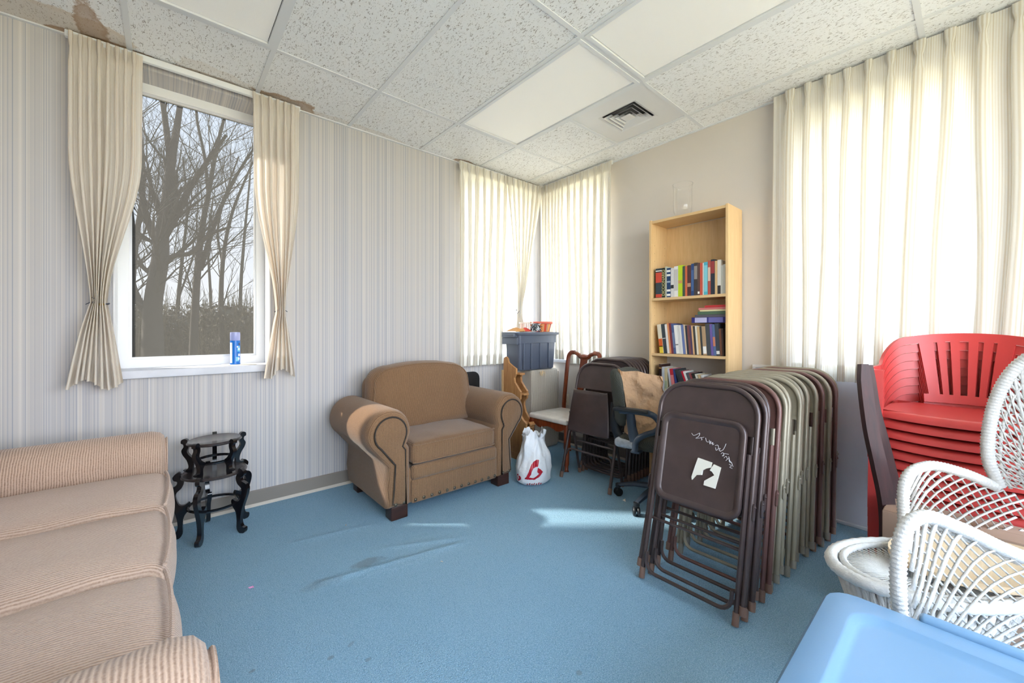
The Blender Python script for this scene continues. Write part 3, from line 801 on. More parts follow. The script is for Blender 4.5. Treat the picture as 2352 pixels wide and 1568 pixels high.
def shrub(label, x, dep, wpx, top, seed):
    rnd = random.Random(seed); g = pxp(x, 900, dep)
    t = thing('undergrowth_shrub', label, 'shrub', (g.x, g.y, GZ), group='undergrowth below the trees')
    hw = wpx / F_PX * dep / 2; H = 1.175 - (top - HOR_PX) / F_PX * dep - GZ
    m = MB()
    for k in range(240):
        a = Vector((0, 0, 0)) + RGT * rnd.uniform(-hw, hw) + FWD * rnd.uniform(-.8, .8)
        h = H * rnd.uniform(.45, 1.05)
        d = RGT * rnd.uniform(-.35, .35) + FWD * rnd.uniform(-.3, .3)
        m.tube([a, a + d * .5 * h + UPV * h * .55, a + d * h + UPV * h], [.02, .013, .005], 3, cap=False)
        for q in range(3):
            s = a + d * h * rnd.uniform(.4, .9) + UPV * h * rnd.uniform(.4, .9)
            e = s + RGT * rnd.uniform(-.3, .3) + FWD * rnd.uniform(-.3, .3) + UPV * rnd.uniform(-.05, .3)
            m.tube([s, e], [.009, .003], 3, cap=False)
    m.build('stems', MT['brush'], t, ang=180)
    m = MB()
    for k in range(2600):
        z = H * (rnd.random() ** .8) * .82
        a = RGT * rnd.uniform(-hw, hw) + FWD * rnd.uniform(-.9, .9) + UPV * z
        s = rnd.uniform(.05, .13); n1 = Vector((rnd.uniform(-1, 1), rnd.uniform(-1, 1), rnd.uniform(-1, 1))) * s; n2 = Vector((rnd.uniform(-1, 1), rnd.uniform(-1, 1), rnd.uniform(-1, 1))) * s
        m.add([a, a + n1, a + n1 + n2, a + n2], [(0, 1, 2, 3)])
    m.build('dry_foliage', MT['brush'], t, smooth=False, kind='stuff')
for i, (x, dep, wpx, top) in enumerate(((300, 15, 150, 660), (380, 17, 150, 700), (460, 15.5, 150, 690), (540, 14.5, 150, 665), (420, 20, 360, 665), (600, 17, 140, 680))):
    shrub(['dense brown undergrowth below the curtain tie outside', 'brown undergrowth around the forked trunk', 'brown undergrowth between the forked trunk and the leaning tree', 'tall brown brush outside above the spray can', 'far brown thicket behind the trees', 'brown brush outside beside the curtain on the armchair side'][i], x, dep, wpx, top, 100 + i)

# the wood goes on to both sides of what the window frames
trees = [o for o in COL.objects if o.name.startswith('bare_tree') and o.parent is None]
shrubs = [o for o in COL.objects if o.name.startswith('undergrowth_shrub') and o.parent is None]
for src, u, v, rz, lab in ((1, 6.8, -9.5, 40, 'leaning bare tree outside beyond the curtain on the sofa side'), (2, 8.8, -13.0, 200, 'thin bare tree farther along the edge of the wood'), (0, 5.6, -13.5, 120, 'wide crowned bare tree deeper in the wood behind the leaning ones')):
    c = copy_tree(trees[src]); c.location = (u, v, GZ); c.rotation_euler.z = R(rz); c['label'] = lab; c['group'] = 'bare trees along the edge of the wood'
for src, u, v, rz, lab in ((3, 6.2, -11.5, -42, 'tall brown undergrowth in front of the wide crowned tree'), (4, 9.4, -11.5, -20, 'broad brown thicket at the end of the wood')):
    c = copy_tree(shrubs[src]); c.location = (u, v, GZ); c.rotation_euler.z = R(rz); c['label'] = lab; c['group'] = 'undergrowth along the edge of the wood'
# unseen evergreen added outside the corner to keep sun off its window
rnd = random.Random(77)
t = thing('shade_evergreen', 'unseen dense evergreen added outside to shade the corner window', 'tree', (5.05, -4.0, GZ))
m = MB(); m.tube([(0, 0, 0), (.05, 0, 4), (0, 0, 8.6)], [.16, .12, .03], 8); m.build('trunk', MT['bark'], t)
m = MB()
for k in range(5200):
    z = rnd.uniform(4.6, 8.9); rr = interp([(4.6, .9), (5.6, 1.15), (7.4, 1.0), (8.9, .15)], z) * math.sqrt(rnd.random()); a = rnd.uniform(0, 2 * PI)
    c = Vector((rr * math.cos(a), rr * math.sin(a), z)); s = .12
    n1 = Vector((rnd.uniform(-1, 1), rnd.uniform(-1, 1), rnd.uniform(-1, 1))) * s; n2 = Vector((rnd.uniform(-1, 1), rnd.uniform(-1, 1), rnd.uniform(-1, 1))) * s
    m.add([c, c + n1, c + n1 + n2, c + n2], [(0, 1, 2, 3)])
m.build('needles', simple('dark_needles', srgb(50, 66, 44), .9), t, smooth=False, kind='stuff')
# ------------------------------------------------------------ armchair
def arm_profile(cx, inner, outer, zc, r, zb, n=22):
    """keyhole outline (x, z) of a rolled arm; outer is +x side"""
    pts = [(inner, zb), (outer, zb), (outer + .012, zb + .12), (outer, zb + .26)]
    a0 = -50; a1 = 215
    for k in range(n + 1):
        a = R(lerp(a0, a1, k / n)); pts.append((cx + r * math.cos(a), zc + r * math.sin(a)))
    pts.append((inner, zc - r * .75))
    return pts
def shrink(poly, d):
    cx = sum(p[0] for p in poly) / len(poly); cz = sum(p[1] for p in poly) / len(poly); out = []
    n = len(poly)
    for i, p in enumerate(poly):
        a = Vector(poly[i - 1]); b = Vector(poly[(i + 1) % n]); t = (b - a)
        if t.length < 1e-6: out.append(p); continue
        nrm = Vector((-t.y, t.x)).normalized()
        out.append((p[0] + nrm.x * d, p[1] + nrm.y * d))
    return out
A = thing('armchair', 'brown corded armchair with rolled arms and nail head trim', 'armchair', (1.64, .49, 0))
mt = MT['arm_x']
m = MB(); m.rbox(-.47, .47, -.34, .325, .075, .30, .02, 6); m.build('base', mt, A)
m = MB(); m.rbox(-.345, .345, .30, .345, .075, .225, .018, 6); m.build('front_rail', mt, A)
m = MB(); m.rbox(-.345, .345, .30, .352, .222, .315, .026, 6); m.build('front_roll', mt, A)
m = MB()
def puff(amt):
    def f(p, u):
        k = (1 - abs(u.x) ** 3) * (1 - abs(u.y) ** 3)
        q = p.copy()
        if u.z > .2: q.z += amt * k
        q.y += .012 * (1 - u.x ** 2) * (1 if u.y > .6 else 0)
        q += Vector((mnoise.noise(p * 7), mnoise.noise(p * 7 + Vector((5, 1, 2))), mnoise.noise(p * 7 + Vector((1, 9, 4))))) * .005
        return q
    return f
m.rbox(-.335, .335, -.16, .338, .315, .452, .035, 12, puff(.022)); sc_ = m.build('seat_cushion', mt, A, ang=180)
m = MB()
for z in (.446, .330): m.tube([(x, .338 + .012 * (1 - (x / .335) ** 2) + (-.012 if abs(x) > .32 else 0), z + .004 * (1 - (x / .335) ** 2)) for x in [lerp(-.33, .33, k / 20) for k in range(21)]], .006, 6)
m.build('piping', mt, sc_)
# back: outer frame and the big loose cushion
def back_out(zb, zt, hw, rad):
    pts = [(-hw, zb), (hw, zb), (hw + .01, (zb + zt) / 2)]
    for k in range(9):
        a = R(lerp(0, 90, k / 8)); pts.append((hw - rad + rad * math.cos(a), zt - rad * .75 + rad * .75 * math.sin(a)))
    for k in range(1, 6): x = lerp(hw - rad, -hw + rad, k / 6); pts.append((x, zt + .022 * (1 - (x / (hw - rad)) ** 2)))
    for k in range(9):
        a = R(lerp(90, 180, k / 8)); pts.append((-hw + rad + rad * math.cos(a), zt - rad * .75 + rad * .75 * math.sin(a)))
    pts.append((-hw - .01, (zb + zt) / 2)); return pts
def slab(m, outline, y0, y1, lean, rnd=.05, zref=.3):
    L = []
    cx = 0; cz = sum(p[1] for p in outline) / len(outline)
    for k in range(13):
        a = PI * k / 12; f = 1 - (1 - math.sin(a) ** .45) * .0
        d = lerp(0, 1, (1 - math.cos(a)) / 2); s = 1 - .22 * (1 - math.sin(a) ** .5) if k in (0, 12) else 1 - .10 * (1 - math.sin(a) ** .6)
        y = lerp(y0, y1, d)
        L.append([(p[0] * s, y - lean * (p[1] - zref), cz + (p[1] - cz) * s) for p in outline])
    m.loft(L)
m = MB(); slab(m, back_out(.10, .86, .40, .16), -.36, -.23, .10); m.build('back_frame', mt, A, ang=60)
m = MB()
out = back_out(.44, .915, .425, .17); L = []
for k in range(15):
    t_ = k / 14; a = PI * t_
    s = .80 + .20 * math.sin(a) ** .5 if k not in (0, 14) else .70
    y = lerp(-.285, -.045, t_)
    L.append([(p[0] * s, y - .13 * (p[1] - .45) + .012 * mnoise.noise(Vector((p[0] * 5, y * 5, p[1] * 5))), .67 + (p[1] - .67) * s + .004 * mnoise.noise(Vector((p[0] * 9, 3, p[1] * 9)))) for p in out])
m.loft(L)
# domed front face
m2 = L[-1]; cx_ = Vector((0, -.03, .66))
bc = m.build('back_cushion', mt, A, ang=180)
m = MB(); m.tube([Vector(p) + Vector((0, .004, 0)) for p in L[-3]], .006, 6, closed=True); m.build('piping', mt, bc)
for sgn in (1, -1):
    pr = arm_profile(.485, .345, .50, .545, .148, .075)
    def P(poly, y): return [(sgn * x, y, z) for x, z in poly]
    m = MB(); loops = []
    for y, d in ((-.375, .02), (-.36, 0), (-.1, 0), (.1, 0), (.29, 0), (.325, .012), (.340, .032), (.342, .05)): loops.append(P(shrink(pr, d), y))
    if sgn < 0: loops = [l[::-1] for l in loops]
    m.loft(loops); arm = m.build('arm', MT['arm_y'], A, ang=50)
    inner = shrink(pr, .046)
    m = MB(); l2 = [P(inner, y) for y in (.336, .347)] + [P(shrink(pr, .056), .351)]
    if sgn < 0: l2 = [l[::-1] for l in l2]
    m.loft(l2); m.build('scroll_panel', mt, arm, ang=50)
    m = MB(); m.tube([Vector(p) for p in P(inner, .349)], .0055, 6, closed=True); m.build('cord_trim', MT['cord'], arm)
# nail heads
nm = MB(); nm.sphere((0, 0, 0), .0115, 8, 5, (1, .55, 1)); nme = nm.mesh('nail_head'); nme.materials.append(MT['nail'])
for k in range(12):
    x = lerp(-.32, .32, k / 11); o = bpy.data.objects.new('nail_head', nme); COL.objects.link(o); o.parent = A; o.location = (x, .347, .100)
for sgn in (1, -1):
    for x in (.40, .455): o = bpy.data.objects.new('nail_head', nme); COL.objects.link(o); o.parent = A; o.location = (sgn * x, .350, .105)
for x in (-.42, .42):
    for y in (-.29, .285):
        m = MB(); m.rbox(x - .055, x + .055, y - .045, y + .045, 0, .085, .006, 2); m.build('leg', MT['darkleg'], A)

# ------------------------------------------------------------ sofa
S = thing('sofa', 'tan corded three seat sofa under the striped wall', 'sofa', (3.62, 1.33, 0))
fx, fy = MT['sofa_x'], MT['sofa_y']
m = MB(); m.rbox(-.42, .46, -1.08, 1.08, .07, .32, .03, 6); m.build('base', fy, S)
for i, (y0, y1) in enumerate(((-.815, -.285), (-.285, .265), (.265, .815))):
    m = MB()
    def f(p, u, i=i):
        k = max(0, 1 - abs(u.x) ** 4) * max(0, 1 - abs(u.y) ** 3.0); q = p.copy()
        if u.z > .2: q.z += .035 * k - .012 * (1 - abs(u.y) ** 6) * 0
        if u.x < -.5: q.x -= .035 * (1 - u.y ** 2) ** .7 * (1 - abs(u.z) ** 2 * .6)
        q += Vector((mnoise.noise(p * 6 + Vector((i, 0, 0))), mnoise.noise(p * 6 + Vector((5, 1, i))), mnoise.noise(p * 6 + Vector((1, 9, 4))))) * .006
        return q
    m.rbox(-.455, .22, y0 + .004, y1 - .004, .325, .478, .045, 16, f); cu = m.build('seat_cushion', fy, S, ang=180)
    m = MB(); pts = []
    for k in range(17):
        v_ = lerp(-.93, .93, k / 16); pts.append((-.452 - .035 * (1 - v_ ** 2) ** .7 * .5, lerp(y0, y1, (v_ + 1) / 2), .474 + .012 * (1 - v_ ** 2)))
    m.tube(pts, .006, 6); m.build('piping', fy, cu)
    m = MB(); m.rbox(.14, .36, y0 + .01, y1 - .01, .46, .86, .07, 8); m.build('back_cushion', fy, S, ang=180)
m = MB(); m.rbox(.33, .50, -1.05, 1.05, .07, .80, .06, 8); m.build('back', fx, S, ang=180)
for sgn in (1, -1):
    pr = []
    ex = .06 if sgn > 0 else 0
    yc, zc, r = .965, .515, .135
    pts = [(.82, .075), (1.075, .075), (1.085, .2), (1.075, .36)]
    for k in range(23):
        a = R(lerp(-40, 190, k / 22)); pts.append((yc + r * math.cos(a), zc + r * math.sin(a)))
    pts.append((.825, .42))
    def P(poly, x): return [(x, sgn * y, z) for y, z in poly]
    loops = []
    for x, d in ((.42, .02), (.40, 0), (0, 0), (-.40 - ex, 0), (-.435 - ex, .010), (-.452 - ex, .03), (-.455 - ex, .05)):
        l_ = P(shrink(pts, d), x); loops.append(l_ if sgn > 0 else l_[::-1])
    loops = loops[::1]
    m = MB(); m.loft(loops[::-1]); arm = m.build('arm', fx, S, ang=50)
    inn = shrink(pts, .042)
    m = MB(); l2 = [P(inn, -.448 - ex), P(inn, -.460 - ex), P(shrink(pts, .052), -.464 - ex)]; m.loft(l2 if sgn < 0 else [l[::-1] for l in l2]); m.build('scroll_panel', fx, arm, ang=50)
    m = MB(); m.tube([Vector(p) for p in P(inn, -.462 - ex)], .0045, 6, closed=True); m.build('piping', fx, arm)
for x in (-.36, .40):
    for y in (-1.0, 1.0):
        m = MB(); m.rbox(x - .045, x + .045, y - .045, y + .045, 0, .08, .006, 2); m.build('leg', MT['darkleg'], S)

# ------------------------------------------------------------ two nested plant stands
def stand_leg(kind):
    """closed outline (radius, z) of one sawn scroll leg, heights 0..1, radii in metres"""
    if kind == 'tall':
        return [(.165, .0), (.192, .004), (.196, .030), (.176, .040), (.168, .075), (.178, .14), (.205, .22), (.212, .262), (.200, .288), (.176, .302), (.170, .322), (.186, .332), (.190, .352), (.172, .372), (.158, .372), (.150, .348), (.140, .318), (.150, .285), (.172, .262), (.176, .235), (.162, .190), (.140, .184), (.120, .196), (.112, .180), (.122, .150), (.140, .120), (.146, .070), (.146, .025)]
    return [(.105, .0), (.130, .003), (.146, .012), (.148, .020), (.130, .022), (.124, .040), (.134, .075), (.152, .105), (.158, .130), (.148, .150), (.150, .165), (.160, .172), (.158, .190), (.142, .196), (.128, .184), (.124, .150), (.132, .124), (.124, .105), (.106, .085), (.092, .076), (.090, .060), (.104, .040)]
def plant_stand(label, z, kind, nleg, rd, hd, rr, hr, ph, loc):
    t = thing('plant_stand', label, 'plant stand', (*loc, z))
    m = MB(); m.lathe([(0.001, hd - .012), (rd - .01, hd - .012), (rd, hd - .006), (rd, hd + .002), (rd - .006, hd + .007), (rd - .012, hd + .005), (0.001, hd + .005)], 32); m.build('top_disc', MT['brown_lac'], t)
    pr = spline2(stand_leg(kind), 3)
    for k in range(nleg):
        m = MB(); m.M = Matrix.Rotation(ph + 2 * PI * k / nleg, 4, 'Z'); m.prism(pr, -.011, .011, 'y'); m.build('leg', MT['blacklac'], t, ang=50)
    m = MB(); m.tube([(rr * math.cos(2 * PI * k / 28), rr * math.sin(2 * PI * k / 28), hr) for k in range(28)], .008, 6, closed=True); m.build('stretcher_ring', MT['blacklac'], t)
    return t
LS = (2.945, .245)
plant_stand('taller black lacquered plant stand with scrolled legs on the carpet', 0, 'tall', 5, .160, .352, .125, .165, R(62), LS)
plant_stand('small black plant stand standing on the taller stand', .3575, 'short', 5, .132, .178, .092, .065, R(50), LS)
# ------------------------------------------------------------ steel folding chairs
def rrect(x0, x1, z0, z1, r, n=5):
    pts = []
    for (cx, cz, a0) in ((x1 - r, z0 + r, -90), (x1 - r, z1 - r, 0), (x0 + r, z1 - r, 90), (x0 + r, z0 + r, 180)):
        for k in range(n + 1):
            a = R(a0 + 90 * k / n); pts.append((cx + r * math.cos(a), cz + r * math.sin(a)))
    return pts
def fold_meshes(mat, cap):
    """folded chair standing upright; x width, z height, +y is the seat side. Returns list of (name, mesh)."""
    out = []
    H, hw, rc = .935, .222, .125
    # back frame: long inverted U
    pts = [(-hw - .004, .012, .045), (-hw, 0, .30), (-hw, 0, H - rc)]
    for k in range(1, 10): a = R(180 - 10 * k); pts.append((-hw + rc + rc * math.cos(a), 0, H - rc + rc * math.sin(a)))
    left = pts + [(-hw + rc, 0, H), (-.03, -.004, H)]
    right = [(-x, y, z) for x, y, z in left][::-1]
    m = MB(); m.tube(left + right, .0115, 10)
    me = m.mesh('back_frame'); me.materials.append(mat); out.append(('back_frame', me))
    # pressed back panel
    m = MB(); zb, zt = .735, H - .004
    def bp(a, b, dy=0):
        z = lerp(zb, zt, b); lim = hw - .004
        if z > H - rc: lim = hw - rc + math.sqrt(max(0, rc * rc - (z - H + rc) ** 2)) - .003
        x = lerp(-lim, lim, a)
        return (x, -.016 * (1 - (x / hw) ** 2) * (1 - .4 * b) + dy + .006 * math.exp(-((b) / .05) ** 2), z)
    m.grid(lambda a, b: bp(a, b, .002), 14, 10); m.grid(lambda a, b: bp(1 - a, b, -.002), 14, 10)
    me = m.mesh('backrest', ang=60); me.materials.append(mat); out.append(('backrest', me))
    # seat pan, folded up against the frame
    m = MB(); o = rrect(-.192, .192, .375, .79, .06)
    o2 = shrink(o, .016); o3 = shrink(o, .03)
    def L(poly, y): return [(x, y, z) for x, z in poly]
    cz = .58
    m.loft([L(o, .014), L(o, .030), L(shrink(o, .004), .034), L(o2, .034), L(o3, .022)][::-1], False, False)
    # dished middle
    n = len(o3); vs = []; fs = []
    for k in range(5):
        s = 1 - k / 4 * .999
        vs += [(x * s, .022 - .010 * (1 - s ** 2), cz + (z - cz) * s) for x, z in o3]
    for i in range(4):
        for k in range(n): l = (k + 1) % n; fs.append((i*n+k, (i+1)*n+k, (i+1)*n+l, i*n+l))
    m.add(vs, fs[::1]); 
    vs2 = [(x, .013, z) for x, z in o]; m.add(vs2, [tuple(range(n))])
    me = m.mesh('seat', ang=50); me.materials.append(mat); out.append(('seat', me))
    # rear legs with a U shaped floor bar
    for sx in (-1, 1):
        m = MB(); m.tube([(sx * .203, .006, .66), (sx * .203, .010, .35), (sx * .206, .020, .0)], .0105, 8)
        me = m.mesh('leg'); me.materials.append(mat); out.append(('leg', me))
        m = MB(); m.tube([(sx * .206, .0195, .045), (sx * .206, .020, -.004)], .0135, 10); me = m.mesh('foot'); me.materials.append(cap); out.append(('foot', me))
        m = MB(); m.tube([(sx * (hw + .0038), .0116, .075), (sx * (hw + .0042), .0122, .040)], .0145, 10); me = m.mesh('foot'); me.materials.append(cap); out.append(('foot', me))
        m = MB(); m.prism(rrect(-.012, .012, .40, .47, .01, 3), sx * (hw + .012) - .002, sx * (hw + .012) + .002, 'x')
        m.sphere((sx * (hw + .014), 0, .455), .006, 8, 4); me = m.mesh('pivot_link'); me.materials.append(mat); out.append(('pivot_link', me))
    def ubar(z0, z1, hw_, y, r):
        p = [(-hw_, y, z1)]
        for k in range(7): a = R(180 + 15 * k); p.append((-hw_ + .05 + .05 * math.cos(a), y, z0 + .05 + .05 * math.sin(a)))
        return p + [(-x, yy, z) for x, yy, z in p][::-1]
    m = MB(); m.tube(ubar(.038, .12, .188, .030, .008), .0085, 8); me = m.mesh('floor_bar'); me.materials.append(mat); out.append(('floor_bar', me))
    m = MB(); m.tube([(-hw, -.006, .27), (-hw + .03, -.008, .27), (hw - .03, -.008, .27), (hw, -.006, .27)], .007, 8); me = m.mesh('cross_bar'); me.materials.append(mat); out.append(('cross_bar', me))
    return out
FB = fold_meshes(MT['brownsteel'], MT['footcap']); FR = fold_meshes(MT['redbrown'], MT['footcap']); FG = fold_meshes(MT['beigesteel'], MT['footgrey'])
def fold_chair(parts, label, u, v, lean, group, rz=-PI / 2, w_=0):
    t = thing('folding_chair', label, 'folding chair', (u, v, .004), group=group)
    t.rotation_euler = (lean, 0, rz)
    for nm, me in parts:
        o = bpy.data.objects.new(nm, me); COL.objects.link(o); o.parent = t
    return t
ORD = ['first', 'second', 'third', 'fourth', 'fifth', 'sixth', 'seventh', 'eighth', 'ninth', 'tenth', 'eleventh', 'twelfth', 'thirteenth', 'fourteenth', 'fifteenth', 'sixteenth', 'seventeenth', 'eighteenth', 'nineteenth', 'twentieth', 'twenty-first', 'twenty-second', 'twenty-third', 'twenty-fourth', 'twenty-fifth', 'twenty-sixth', 'twenty-seventh']
us = [1.435, 1.375, 1.285, 1.195, 1.09, .995, .90, .805, .715, .625, .535, .445, .345, .245]
kinds = 'BBBRGGGGGGRGRG'
for i, (u, k) in enumerate(zip(us, kinds)):
    parts = {'B': FB, 'R': FR, 'G': FG}[k]; nm = {'B': 'dark brown', 'R': 'reddish brown', 'G': 'beige'}[k]
    lab = 'dark brown steel folding chair with a torn white label on its seat' if i == 0 else '%s folding chair, %s back in the long leaning row, counting the labelled chair' % (nm, ORD[i])
    ln = lerp(13.5, 6.0, min(1, i / 12)) if i != 2 else 12.5
    c = fold_chair(parts, lab, u, 2.335 + .012 * math.sin(i * 2.3) + (.03 if i > 9 else 0) + .008 * i * .5, R(ln), 'folding chairs leaning in the long row')
    if i == 0:
        # torn paper label and pale handwriting on the seat underside
        def onseat(px_, py_):   # photo pixel -> seat plane coordinates of this chair
            bpy.context.view_layer.update()
            M = c.matrix_world.inverted(); a = M @ CAM; b = M @ pxp(px_, py_, 1.0); d = b - a
            k_ = (.021 - a.y) / d.y; q = a + d * k_; return (q.x, q.z)
        s_ = 2.376
        def C4(x, y): return onseat(1420 + x / s_, 800 + y / s_)
        bpy.context.view_layer.update()
        for poly in ([(436, 596), (510, 622), (506, 650), (478, 655), (460, 665), (455, 690), (425, 690), (402, 716), (400, 700), (420, 640)],
                     [(522, 632), (560, 650), (545, 705), (528, 765), (466, 745), (470, 722), (500, 705), (525, 692), (512, 672), (500, 665)]):
            P_ = [C4(*p) for p in poly]; mm = MB(); mm.prism([(x, z) for x, z in P_][::-1], .0125, .0150 + .008, 'y'); mm.build('torn_label', colmat((236, 230, 214), .7), c, smooth=False)
        mm = MB()
        strokes = [[(402, 462), (412, 474), (428, 470), (446, 462), (440, 480), (424, 490), (450, 488), (470, 484)], [(452, 484), (458, 497), (454, 500)], [(478, 488), (484, 508), (496, 510)], [(498, 500), (502, 522), (506, 505), (510, 520), (518, 512), (516, 526), (524, 520)],
                   [(530, 530), (545, 528), (548, 545), (536, 556), (532, 540)], [(548, 548), (558, 545), (552, 556), (562, 562)], [(556, 560), (574, 552), (590, 520)], [(562, 575), (572, 568), (578, 584), (568, 586), (580, 578)], [(575, 572), (604, 578)], [(578, 598), (590, 588), (596, 604), (588, 612), (604, 600), (606, 618)], [(604, 590), (612, 625)], [(608, 610), (622, 628)], [(606, 632), (620, 640), (610, 648), (624, 655)], [(618, 620), (628, 645)]]
        for st in strokes:
            q = spline([(C4(*p)[0], .0235, C4(*p)[1]) for p in st], 4); mm.tube(q, .0011, 4)
        mm.build('handwriting', colmat((206, 202, 204), .6), c)
# rear row beside the bookshelf, the front chair half open
us2 = [.500, .455, .41, .365, .32, .275, .23, .185]
for i, u in enumerate(us2):
    fold_chair(FB, 'dark brown folding chair, %s in the short row beside the bookshelf' % ORD[i + 1], u, 1.222, R(4.5 - .25 * i), 'folding chairs in the short row by the bookshelf')
def half_open(label):
    t = thing('folding_chair', label, 'folding chair', (.655, 1.222, .004), -PI / 2, 'folding chairs in the short row by the bookshelf')
    bs = MT['brownsteel']; hw, H, rc = .222, .90, .125
    def fr(s, z): return .105 - .225 * (z / H)         # front legs lean back
    pts = [(-hw - .01, fr(0, .0), 0.0), (-hw, fr(0, .4), .4), (-hw, fr(0, H - rc), H - rc)]
    for k in range(1, 10): a = R(180 - 10 * k); zz = H - rc + rc * math.sin(a); pts.append((-hw + rc + rc * math.cos(a), fr(0, zz), zz))
    left = pts + [(-.03, fr(0, H), H)]; right = [(-x, y, z) for x, y, z in left][::-1]
    m = MB(); m.tube(left + right, .0115, 10); m.build('back_frame', bs, t)
    m = MB(); zb, zt = .70, H - .004
    def bp(a, b, dy=0):
        z = lerp(zb, zt, b); lim = hw - .004
        if z > H - rc: lim = hw - rc + math.sqrt(max(0, rc * rc - (z - H + rc) ** 2)) - .003
        x = lerp(-lim, lim, a); return (x, fr(0, z) - .016 * (1 - (x / hw) ** 2) + dy, z)
    m.grid(lambda a, b: bp(a, b, .002), 14, 8); m.grid(lambda a, b: bp(1 - a, b, -.002), 14, 8); m.build('backrest', bs, t, ang=60)
    # seat hangs steeply, front edge down
    m = MB(); o = [(-.13, .70), (-.165, .68), (-.196, .42), (-.185, .385), (-.15, .375), (.15, .375), (.185, .385), (.196, .42), (.165, .68), (.13, .70)][::-1]
    o = spline2(o, 3)
    def sy(z): return .02 + .30 * (.70 - z) * .38
    m.loft([[(x, sy(z), z) for x, z in o], [(x, sy(z) + .012, z) for x, z in o], [(x * .96, sy(z) + .018, .54 + (z - .54) * .96) for x, z in o]][::-1]); m.build('seat', bs, t, ang=40)
    for sx in (-1, 1):
        m = MB(); m.tube([(sx * .200, .03, .52), (sx * .204, -.04, .25), (sx * .206, -.095, 0)], .0105, 8); m.build('leg', bs, t)
        m = MB(); m.tube([(sx * .206, -.088, .035), (sx * .206, -.0955, -.002)], .0135, 10); m.build('foot', MT['footcap'], t)
        m = MB(); m.tube([(sx * (hw + .009), fr(0, .04), .04), (sx * (hw + .01), fr(0, 0), -.002)], .0145, 10); m.build('foot', MT['footcap'], t)
    def br(hw_, z, y0, y1):
        p = [(-hw_, y0, z - .05), (-hw_ + .012, lerp(y0, y1, .6), z - .016), (-hw_ + .045, y1, z), (-.05, y1, z)]
        return spline(p + [(-x, y, zz) for x, y, zz in p][::-1], 4)
    m = MB(); m.tube(br(.218, .225, fr(0, .18), fr(0, .22) - .004), .008, 8); m.build('cross_bar', bs, t)
    m = MB(); m.tube(br(.204, .275, -.05, -.036), .008, 8); m.build('cross_bar', bs, t)
    return t
half_open('half opened dark brown folding chair in front of the short row')
# ------------------------------------------------------------ corner clutter
# upright fabric box cushion
t = thing('fabric_box', 'beige corduroy covered box seat standing under the storage bin', 'box seat', (.29, .235, 0))
m = MB()
def fz(p, u):
    q = p.copy(); q += Vector((mnoise.noise(p * 9), mnoise.noise(p * 9 + Vector((3, 3, 3))), 0)) * .006; return q
m.rbox(-.185, .20, -.115, .125, .0, .79, .022, 8, fz); bxo = m.build('body', MT['boxfab'], t, ang=60)
for x in (-.183, .198):
    m = MB(); m.tube([(x, .123, lerp(.03, .76, k / 12)) for k in range(13)], .005, 6); m.build('piping', MT['boxfab'], t)
m = MB(); rnd = random.Random(3)
for k in range(16):
    a = Vector((.06 + rnd.uniform(-.02, .02), .124, .775)); m.tube([a, a + Vector((rnd.uniform(-.02, .02), .012, rnd.uniform(-.03, .0))), a + Vector((rnd.uniform(-.03, .03), .014, rnd.uniform(-.06, -.02)))], .0018, 4)
m.build('torn_stuffing', colmat((226, 200, 160), .9), t)
# slate blue bin
B = thing('storage_bin', 'slate blue plastic storage bin on the upright fabric box', 'storage bin', (.405, .265, .7925))
def taper_loop(hx, hy, r, z):
    return [(x, y, z) for x, y in rrect(-hx, hx, -hy, hy, r, 4)]
m = MB()
prof = [(.222, .088, .0), (.238, .098, .012), (.250, .108, .262), (.258, .116, .264), (.262, .119, .345)]
m.loft([taper_loop(a, b, .03, z) for a, b, z in prof] + [taper_loop(.255, .112, .03, .345), taper_loop(.228, .088, .03, .02)]); m.build('body', MT['binblue'], B, ang=50)
for x in (-.14, -.02, .10, .2): 
    m = MB(); m.rbox(x - .006, x + .006, .098, .117, .015, .262, .003, 2); m.build('rib', MT['binblue'], B)
m = MB(); rim = [taper_loop(.262, .119, .03, .338), taper_loop(.282, .136, .034, .342), taper_loop(.284, .138, .034, .362), taper_loop(.278, .132, .034, .368), taper_loop(.255, .112, .03, .366)]; m.loft(rim); m.build('rim', MT['binblue'], B, ang=50)
m = MB(); m.rbox(.250, .306, -.09, .09, .318, .352, .008, 3); m.rbox(.262, .285, -.11, .11, .25, .318, .006, 3); m.build('handle', MT['binblue'], B)
bz = .7925 + .369
# things on the bin
t = thing('woven_basket', 'small woven basket of red, orange and brown splints on the bin', 'basket', (.255, .275, bz))
pal = [(190, 60, 50), (92, 62, 70), (214, 120, 60), (220, 150, 96), (206, 70, 44), (196, 140, 110), (228, 170, 90), (170, 60, 60)]
for k in range(22):
    a0 = 2 * PI * k / 22; a1 = a0 + 2 * PI / 22 * .92; m = MB()
    def bp(a, z, o): 
        r = lerp(.072, .098, z / .095) + o; return (r * 1.05 * math.cos(a), r * .85 * math.sin(a), z)
    am = (a0 + a1) / 2
    vs = [bp(x, z, o) for o in (0, .003) for z in (0, .095) for x in (a0, am, a1)]
    m.add(vs, [(1, 0, 3, 4), (2, 1, 4, 5), (6, 7, 10, 9), (7, 8, 11, 10), (0, 6, 9, 3), (2, 5, 11, 8), (3, 9, 10, 4), (4, 10, 11, 5)]); m.build('splint', colmat(pal[k % 8], .6), t, smooth=False)
m = MB(); m.tube([(.102 * 1.05 * math.cos(2 * PI * k / 24), .102 * .85 * math.sin(2 * PI * k / 24), .092) for k in range(24)], .008, 6, closed=True, flat=1.5); m.build('rim_band', colmat((214, 104, 84), .6), t)
m = MB(); m.lathe([(.001, 0), (.07, 0), (.07, .004), (.001, .004)], 20); m.build('bottom', colmat((150, 90, 60), .7), t)
